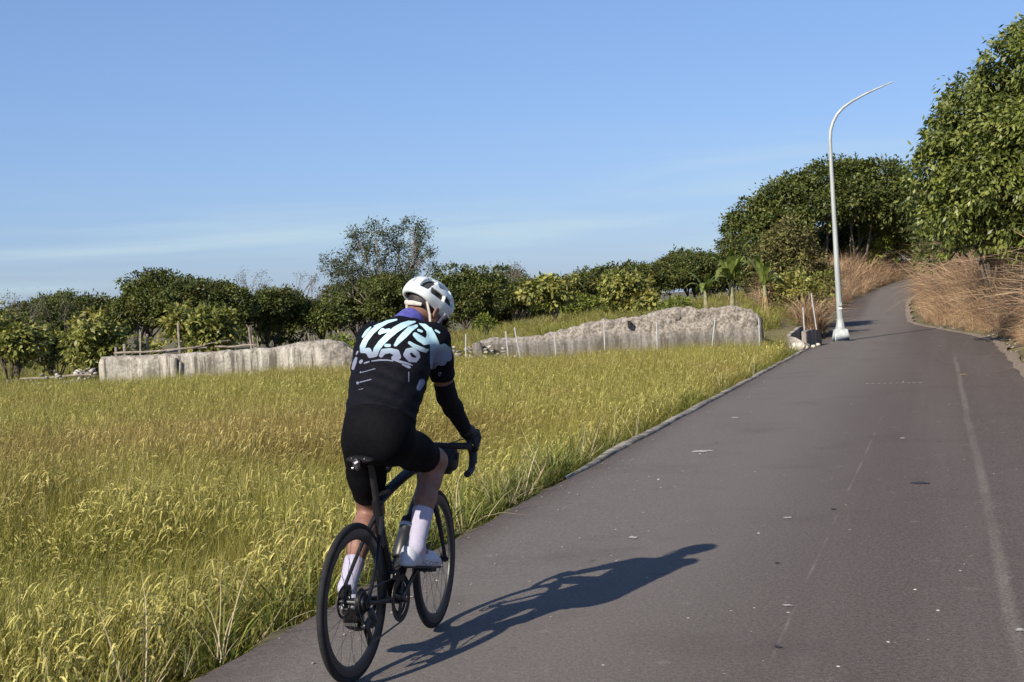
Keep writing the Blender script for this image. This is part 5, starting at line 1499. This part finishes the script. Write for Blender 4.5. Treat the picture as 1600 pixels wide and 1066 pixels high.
# jersey
def cut(SH, EL, f): return SH + (EL - SH) * f
JC_R, JC_L = cut(SH_R, EL_R, .66), cut(SH_L, EL_L, .66)
def fold_noise(P, a):
    x, y, z = P[..., 0], P[..., 1], P[..., 2]; w = .5 * np.sin(x * 17 + z * 9)
    return a * (np.sin(x * 34 + z * 22) * np.sin(y * 27 - z * 31) + .8 * np.sin(z * 95 + y * 40 + 2.5 * w + x * 20) * np.clip(1.6 - 7 * np.abs(z - 1.20), 0, 1) + .9 * np.sin(x * 70 - z * 55 + 3 * w) * np.clip(1 - 9 * np.abs(np.abs(x) - .15), 0, 1))
def fn_jersey(P):
    d = caps(P, torso, .05)
    for SH, EL, cc in ((SH_R, EL_R, JC_R), (SH_L, EL_L, JC_L)):
        aa = caps(P, [(SH, SH + (EL - SH) * .35, .064, .054), (SH + (EL - SH) * .3, EL, .054, .050)], .02)
        aa = smax(aa, half(P, cc, EL - SH) + .009, .004)
        d = smin(d, aa, .035)
    d = d - .009 + fold_noise(P, .0022)
    # hem below the waist, collar at the neck
    d = smax(d, half(P, [0, .165, 1.135], [0, -.62, -.78]), .006)
    d = smax(d, half(P, [0, .648, 1.512], [0, .55, .83]), .008)
    # pockets stand a little proud on the lower back
    return d
m_jersey, t, b, o = nt('jersey_print'); q = N(t)
blackc = q.mix(q.rng(q.noise(q.obj(), 60, 3), .3, .7), (.0028, .0028, .005), (.0048, .0048, .008))
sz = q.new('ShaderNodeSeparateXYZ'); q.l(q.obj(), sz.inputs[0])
palec = q.mix(q.rng(q.math('ADD', sz.outputs['Z'], q.math('MULTIPLY', q.noise(q.obj(), 8, 3), .03)), 1.375, 1.455), (.17, .19, .26), (.42, .64, .68))  # pale colour fades to a darker grey-lilac towards the bottom
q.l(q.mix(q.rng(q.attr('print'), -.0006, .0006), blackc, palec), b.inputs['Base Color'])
b.inputs['Roughness'].default_value = .75; b.inputs['Specular IOR Level'].default_value = .12
wv = q.noise(q.obj(), 22, 4, .6, .6)
q.l(q.bump(wv, .25, .012), b.inputs['Normal'])
PR_O, PR_E1, PR_E2 = np.array([0.0, 0.36, 1.36]), np.array([0.91807, 0.39642, -0.0]), np.array([-0.0193, 0.0447, 0.99881])
PRINT = [
 [(0.0669,0.1641,0.0039),(0.0258,0.1555,0.0078),(-0.0117,0.1375,0.0109),(-0.0456,0.1102,0.0117),(-0.0741,0.0734,0.0117),(-0.0877,0.0439,0.0129),(-0.091,0.0235,0.0086)],
 [(-0.0862,0.0252,0.0097),(-0.0621,0.0247,0.0136),(-0.0543,0.0041,0.0117),(-0.0327,0.0092,0.0125),(-0.0249,0.0315,0.0136),(-0.0058,0.0572,0.0136),(0.0245,0.0865,0.0136),(0.0585,0.1157,0.0148),(0.0924,0.1356,0.014),(0.1224,0.1474,0.0109),(0.1505,0.1532,0.0039)],
 [(0.0579,0.0477,0.007),(0.0762,0.0705,0.0117),(0.099,0.0925,0.014),(0.1256,0.1182,0.0129),(0.1557,0.1333,0.007)],
 [(-0.0094,0.1039,0.0078),(0.0027,0.1141,0.0117)],
 [(0.0026,0.1093,0.0086),(0.025,0.1144,0.0078),(0.0325,0.1191,0.0047)],
 [(0.1635,0.113,0.0062),(0.1776,0.1079,0.0058)],
 [(0.1701,0.1443,0.0023),(0.193,0.1326,0.0101),(0.2113,0.1128,0.0125),(0.2153,0.0866,0.0148),(0.2048,0.0643,0.0156),(0.1878,0.0579,0.0125)],
 [(0.1475,0.0923,0.0109),(0.1658,0.0763,0.0148),(0.1861,0.0639,0.0148)],
 [(0.2189,0.1202,0.0055),(0.2277,0.0901,0.0125),(0.2344,0.0525,0.0214),(0.2354,0.0039,0.0241),(0.2328,-0.0335,0.0226),(0.2268,-0.0521,0.0148)],
 [(0.2397,0.0337,0.0234),(0.2693,0.0182,0.0226),(0.2772,0.0367,0.014)],
 [(0.2391,0.0038,0.0234),(0.2652,-0.0005,0.0195)],
 [(0.242,0.1115,0.0047),(0.2579,0.1015,0.0043)],
 [(0.2499,-0.0151,0.0292),(0.2684,-0.0267,0.0234),(0.2877,0.0028,0.0195)],
 [(0.2848,0.0441,0.0055),(0.2974,0.0176,0.0195),(0.2987,-0.0124,0.0175)],
 [(0.1207,0.0566,0.007),(0.1464,0.0393,0.0097),(0.1723,0.0276,0.0105),(0.1927,0.0197,0.0086),(0.2059,0.025,0.0031)],
 [(0.0163,0.0463,0.007),(0.0311,0.0464,0.007)],
 [(-0.0061,0.0031,0.0093),(0.0046,0.0197,0.0125),(0.0344,0.0239,0.0109),(0.0603,0.0141,0.0148),(0.0681,-0.004,0.0132),(0.0505,-0.0096,0.0117)],
 [(0.1055,0.0046,0.014),(0.1118,0.0205,0.0117),(0.1312,0.0254,0.0101),(0.1518,0.0074,0.0117),(0.1612,-0.0066,0.0062),(0.1452,-0.0212,0.0093),(0.1211,-0.017,0.0117),(0.1055,0.0046,0.014)],
 [(0.0448,-0.0154,0.0031),(0.0781,-0.0266,0.0055),(0.104,-0.0327,0.0043),(0.1299,-0.0426,0.0023)],
 [(0.0853,-0.0387,0.0023),(0.1112,-0.0489,0.0062),(0.1193,-0.0521,0.0039)],
 [(-0.0474,-0.021,0.0023),(-0.0147,-0.0172,0.0031),(0.0224,-0.018,0.0027),(0.0447,-0.0222,0.0023)],
 [(-0.0809,-0.03,0.0023),(-0.0705,-0.0265,0.0035),(-0.0586,-0.023,0.0023)],
 [(-0.0971,-0.0248,0.007),(-0.0926,-0.0193,0.0062)],
 [(-0.1176,-0.0077,0.0062),(-0.1242,-0.0261,0.0086),(-0.1321,-0.052,0.007)],
 [(-0.0868,0.0886,0.0039),(-0.0678,0.1162,0.007),(-0.0519,0.1326,0.0039)],
 [(-0.0347,0.1368,0.0031),(-0.0115,0.1476,0.0031)],
 [(-0.1103,0.022,0.0039),(-0.1161,0.0109,0.0031)],
 [(0.1713,-0.1182,0.014),(0.1578,-0.1422,0.0117)],
 [(0.1133,-0.0721,0.0019),(0.1117,-0.115,0.0019)],
 [(0.2543,-0.0807,0.0019),(0.2541,-0.0901,0.0019),(0.2596,-0.0969,0.0019),(0.2653,-0.0903,0.0019),(0.2655,-0.081,0.0019),(0.2543,-0.0807,0.0019)],
 [(-0.091,-0.0695,0.0016),(-0.0871,-0.0684,0.0016)],
 [(-0.0842,-0.0677,0.0016),(-0.0792,-0.0663,0.0016)],
 [(-0.0774,-0.0659,0.0016),(-0.0743,-0.065,0.0016)],
 [(-0.0705,-0.0641,0.0016),(-0.0655,-0.0627,0.0016)],
 [(-0.0637,-0.0623,0.0016),(-0.0602,-0.0613,0.0016)],
 [(-0.0569,-0.0605,0.0016),(-0.0531,-0.0595,0.0016)],
 [(-0.05,-0.0586,0.0016),(-0.0453,-0.0574,0.0016)],
 [(-0.0432,-0.0568,0.0016),(-0.0395,-0.0559,0.0016)],
 [(-0.0364,-0.055,0.0016),(-0.0323,-0.054,0.0016)],
 [(-0.098,-0.0706,0.0027),(-0.0965,-0.0669,0.0023)],
 [(-0.1003,-0.1121,0.002),(-0.0965,-0.1112,0.002)],
 [(-0.0927,-0.1102,0.002),(-0.0888,-0.1093,0.002)],
 [(-0.0851,-0.1084,0.002),(-0.0799,-0.1071,0.002)],
 [(-0.0775,-0.1065,0.002),(-0.0742,-0.1057,0.002)],
 [(-0.0699,-0.1046,0.002),(-0.0652,-0.1035,0.002)],
 [(-0.0623,-0.1028,0.002),(-0.0573,-0.1016,0.002)],
 [(-0.0546,-0.1009,0.002),(-0.0511,-0.1001,0.002)],
 [(-0.1148,-0.1138,0.0019),(-0.1091,-0.1102,0.0019),(-0.1055,-0.1159,0.0019),(-0.1112,-0.1202,0.0019),(-0.1148,-0.1138,0.0019)],
 [(-0.1053,-0.1437,0.0012),(-0.0861,-0.1388,0.0012)],
]
def print_field(V):
    """how far inside the pale lettering a point of the jersey lies, in metres (strokes in the plane of the back)"""
    q_ = V - PR_O; a = np.stack([q_ @ PR_E1, q_ @ PR_E2], -1).astype(np.float32)
    best = np.full(len(V), 1.0, np.float32)
    for st in PRINT:
        for (x0, y0, r0), (x1, y1, r1) in zip(st[:-1], st[1:]):
            b0 = np.array([x0, y0]); ba = np.array([x1 - x0, y1 - y0])
            h = np.clip(((a - b0) @ ba) / (ba @ ba + 1e-12), 0, 1)
            best = np.minimum(best, np.linalg.norm(a - b0 - h[:, None] * ba, axis=1) - (r0 + (r1 - r0) * h))
    return -best

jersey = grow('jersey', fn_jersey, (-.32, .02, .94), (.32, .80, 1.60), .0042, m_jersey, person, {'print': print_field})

# bib shorts
m_short = plain('black_lycra', (.0028, .0028, .0042), .8, var=.25, scale=50, spec=.1)
SC_R, SC_L = cut(HIP_R, KN_R, .78), cut(HIP_L, KN_L, .77)
def fn_shorts(P):
    d = caps(P, torso[:6], .05)
    for H, K, c in ((HIP_R, KN_R, SC_R), (HIP_L, KN_L, SC_L)):
        aa = smax(caps(P, thigh(H, K), .025), half(P, c, K - H) + .006, .003)
        d = smin(d, aa, .035)
    d = d - .0055
    return smax(d, half(P, [0, .22, 1.22], [0, .3, 1]), .006)
grow('shorts', fn_shorts, (-.34, -.02, .52), (.34, .80, 1.30), .006, m_short, person)

# arm sleeves, gloves, socks, shoes
m_slv = plain('black_sleeve', (.005, .005, .0075), .8, var=.25, scale=50, spec=.2)
for SH, EL, WR in ((SH_R, EL_R, WR_R), (SH_L, EL_L, WR_L)):
    def fn_slv(P, SH=SH, EL=EL, WR=WR):
        d = smin(caps(P, arm(SH, EL)[1:], .02), caps(P, fore(EL, WR), .02), .02) - .005
        return smax(smax(d, half(P, cut(SH, EL, .74), SH - EL), .003), half(P, WR + (WR - EL) * .08, WR - EL), .003)
    c = (SH + WR) / 2; h_ = np.abs(SH - WR) / 2 + .09
    grow('arm_sleeve', fn_slv, c - h_, c + h_, .006, m_slv, person)
m_glv = plain('black_glove', (.012, .012, .014), .75, var=.3, scale=50)
for sx, WR in ((1, WR_R), (-1, WR_L)):
    hood = steer([sx * .2035, .955, .925])
    def fn_glv(P, sx=sx, WR=WR, hood=hood):
        knu = hood + [sx * .016, .018, .034]
        d = d_cap(P, WR - unit(np.array([0., .5, -.5])) * .02, WR + [0, .02, .004], .033, .031)
        d = smin(d, caps(P, [(WR + [0, .015, .004], knu + [sx * .006, -.012, -.004], .028, .019), (WR + [-sx * .012, .015, .0], knu + [-sx * .026, -.004, .002], .026, .018)], .02), .02)
        for i in range(4):                                       # four fingers wrap the outside of the hood
            a = knu + np.array([sx * .004, .018 - .016 * i, .004 - .011 * i]); m_ = hood + np.array([sx * .034, .026 - .015 * i, .008 - .017 * i]); e = hood + np.array([sx * (.016 - .002 * i), .040 - .012 * i, -.024 - .013 * i])
            d = smin(d, caps(P, [(a, m_, .0115, .0105), (m_, e, .0105, .0090 if i < 3 else .008)], .006), .006)
        th = [(WR + [-sx * .018, .02, .002], hood + [-sx * .028, -.005, .022], .015, .0125), (hood + [-sx * .028, -.005, .022], hood + [-sx * .027, .028, -.006], .0125, .010)]
        return smin(d, caps(P, th, .008), .008)
    grow('glove', fn_glv, hood - [.1, .13, .1], hood + [.1, .1, .12], .004, m_glv, person)
m_sock = plain('white_sock', (.36, .345, .44), .85, var=.06, scale=60, bump=.2)
m_shoe = plain('white_shoe', (.40, .42, .47), .4, var=.06, scale=30)
m_sole = plain('black_sole', (.015, .015, .017), .5)
shoes = []
for sx, K, A, PD, ang in ((1, KN_R, AN_R, PED_R, -10), (-1, KN_L, AN_L, PED_L, -33)):
    def fn_sock(P, K=K, A=A):
        d = caps(P, shank(K, A), .02) - .0045
        d = smin(d, d_cap(P, A + [0, 0, 0], A + [0, .02, -.04], .038, .036), .02)
        return smax(d, half(P, K + (A - K) * (.57 if sx > 0 else .66), K - A), .003)
    c = A + [0, .02, .06]; grow('sock', fn_sock, c - [.12, .14, .16], c + [.12, .14, .20], .005, m_sock, person)
    Rf = np.array(Matrix.Rotation(R(-15 * sx), 3, 'Z') @ Matrix.Rotation(R(ang), 3, 'X'))
    ball = PD + Rf @ np.array([0, 0, .012])
    sf = lambda x, y, z, ball=ball, Rf=Rf: ball + Rf @ np.array([x, y, z])
    def fn_shoe(P, sf=sf, Rf=Rf, sx=sx):
        d = caps(P, [(sf(0, -.150, .045), sf(0, -.165, .018), .034, .033), (sf(0, -.15, .03), sf(0, -.02, .030), .033, .038), (sf(0, -.02, .028), sf(-sx * .006, .062, .018), .040, .031),
                     (sf(0, -.145, .075), sf(0, -.11, .06), .034, .036), (sf(0, -.11, .062), sf(0, .03, .030), .030, .030)], .03)
        d = smax(d, half(P, sf(0, 0, .004), Rf @ np.array([0, 0, -1.])), .006)
        return smax(d, half(P, sf(0, -.12, .088), Rf @ np.array([0, .1, 1.])), .004)
    sh = grow('shoe', fn_shoe, ball - [.11, .24, .16], ball + [.11, .16, .17], .0045, m_shoe, person)
    def fn_sole(P, sf=sf, Rf=Rf, sx=sx):
        d = caps(P, [(sf(0, -.155, .008), sf(0, -.03, .008), .031, .034), (sf(0, -.03, .008), sf(-sx * .006, .066, .012), .040, .031)], .03)
        return smax(smax(d, half(P, sf(0, 0, .007), Rf @ np.array([0, 0, 1.])), .003), half(P, sf(0, 0, -.004), Rf @ np.array([0, 0, -1.])), .003)
    grow('sole', fn_sole, ball - [.1, .23, .15], ball + [.1, .15, .12], .0045, m_sole, sh)
    shoes.append((sh, sf))

# ------------------------------------------------------------------ flat lettering laid on the outer side of the shoe
m_ink = plain('grey_shoe_ink', (.16, .16, .19), .6)
bpy.context.view_layer.update()
for (sh, sf), sx in zip(shoes[:1], (1,)):
    cu = bpy.data.curves.new('lettering', 'FONT'); cu.body = 'SCOTT'; cu.size = .036; cu.space_character = 1.15
    tmp = bpy.data.objects.new('lettering', cu); COL.objects.link(tmp); bpy.context.view_layer.update()
    me = bpy.data.meshes.new_from_object(tmp.evaluated_get(bpy.context.evaluated_depsgraph_get()))
    bpy.data.objects.remove(tmp)
    bm = bmesh.new(); bm.from_mesh(me); bmesh.ops.triangulate(bm, faces=bm.faces); bmesh.ops.subdivide_edges(bm, edges=[e for e in bm.edges if e.calc_length() > .006], cuts=2)
    tree_ = BVHTree.FromPolygons([v.co[:] for v in sh.data.vertices], [p_.vertices[:] for p_ in sh.data.polygons])
    for v in bm.verts:
        y_ = (-.100 + v.co.x) if sx > 0 else (.055 - v.co.x)
        o_ = Vector(sf(sx * .12, y_, .014 + v.co.y * .8 - .10 * (y_ + .075))); d_ = Vector(sf(0, 0, 0)) - Vector(sf(sx * .12, 0, 0)); d_.normalize()
        hit = tree_.ray_cast(o_, d_, .2)
        v.co = (hit[0] - d_ * .0012) if hit[0] is not None else o_ + d_ * .09
    me2 = bpy.data.meshes.new('lettering'); bm.to_mesh(me2); bm.free()
    link('lettering', me2, sh, m_ink)
# dark collar band where sock meets shoe
for (sh, sf), sx in zip(shoes, (1, -1)):
    P = [sf(.037 * math.cos(a), -.128 + .046 * math.sin(a), .083 - .016 * math.exp(-((math.sin(a) + .1) / .5) ** 2)) for a in np.linspace(0, 2 * math.pi, 28, endpoint=False)]
    MB().tube(P, .0042, 6, closed=True).build('collar', m_sole, sh)
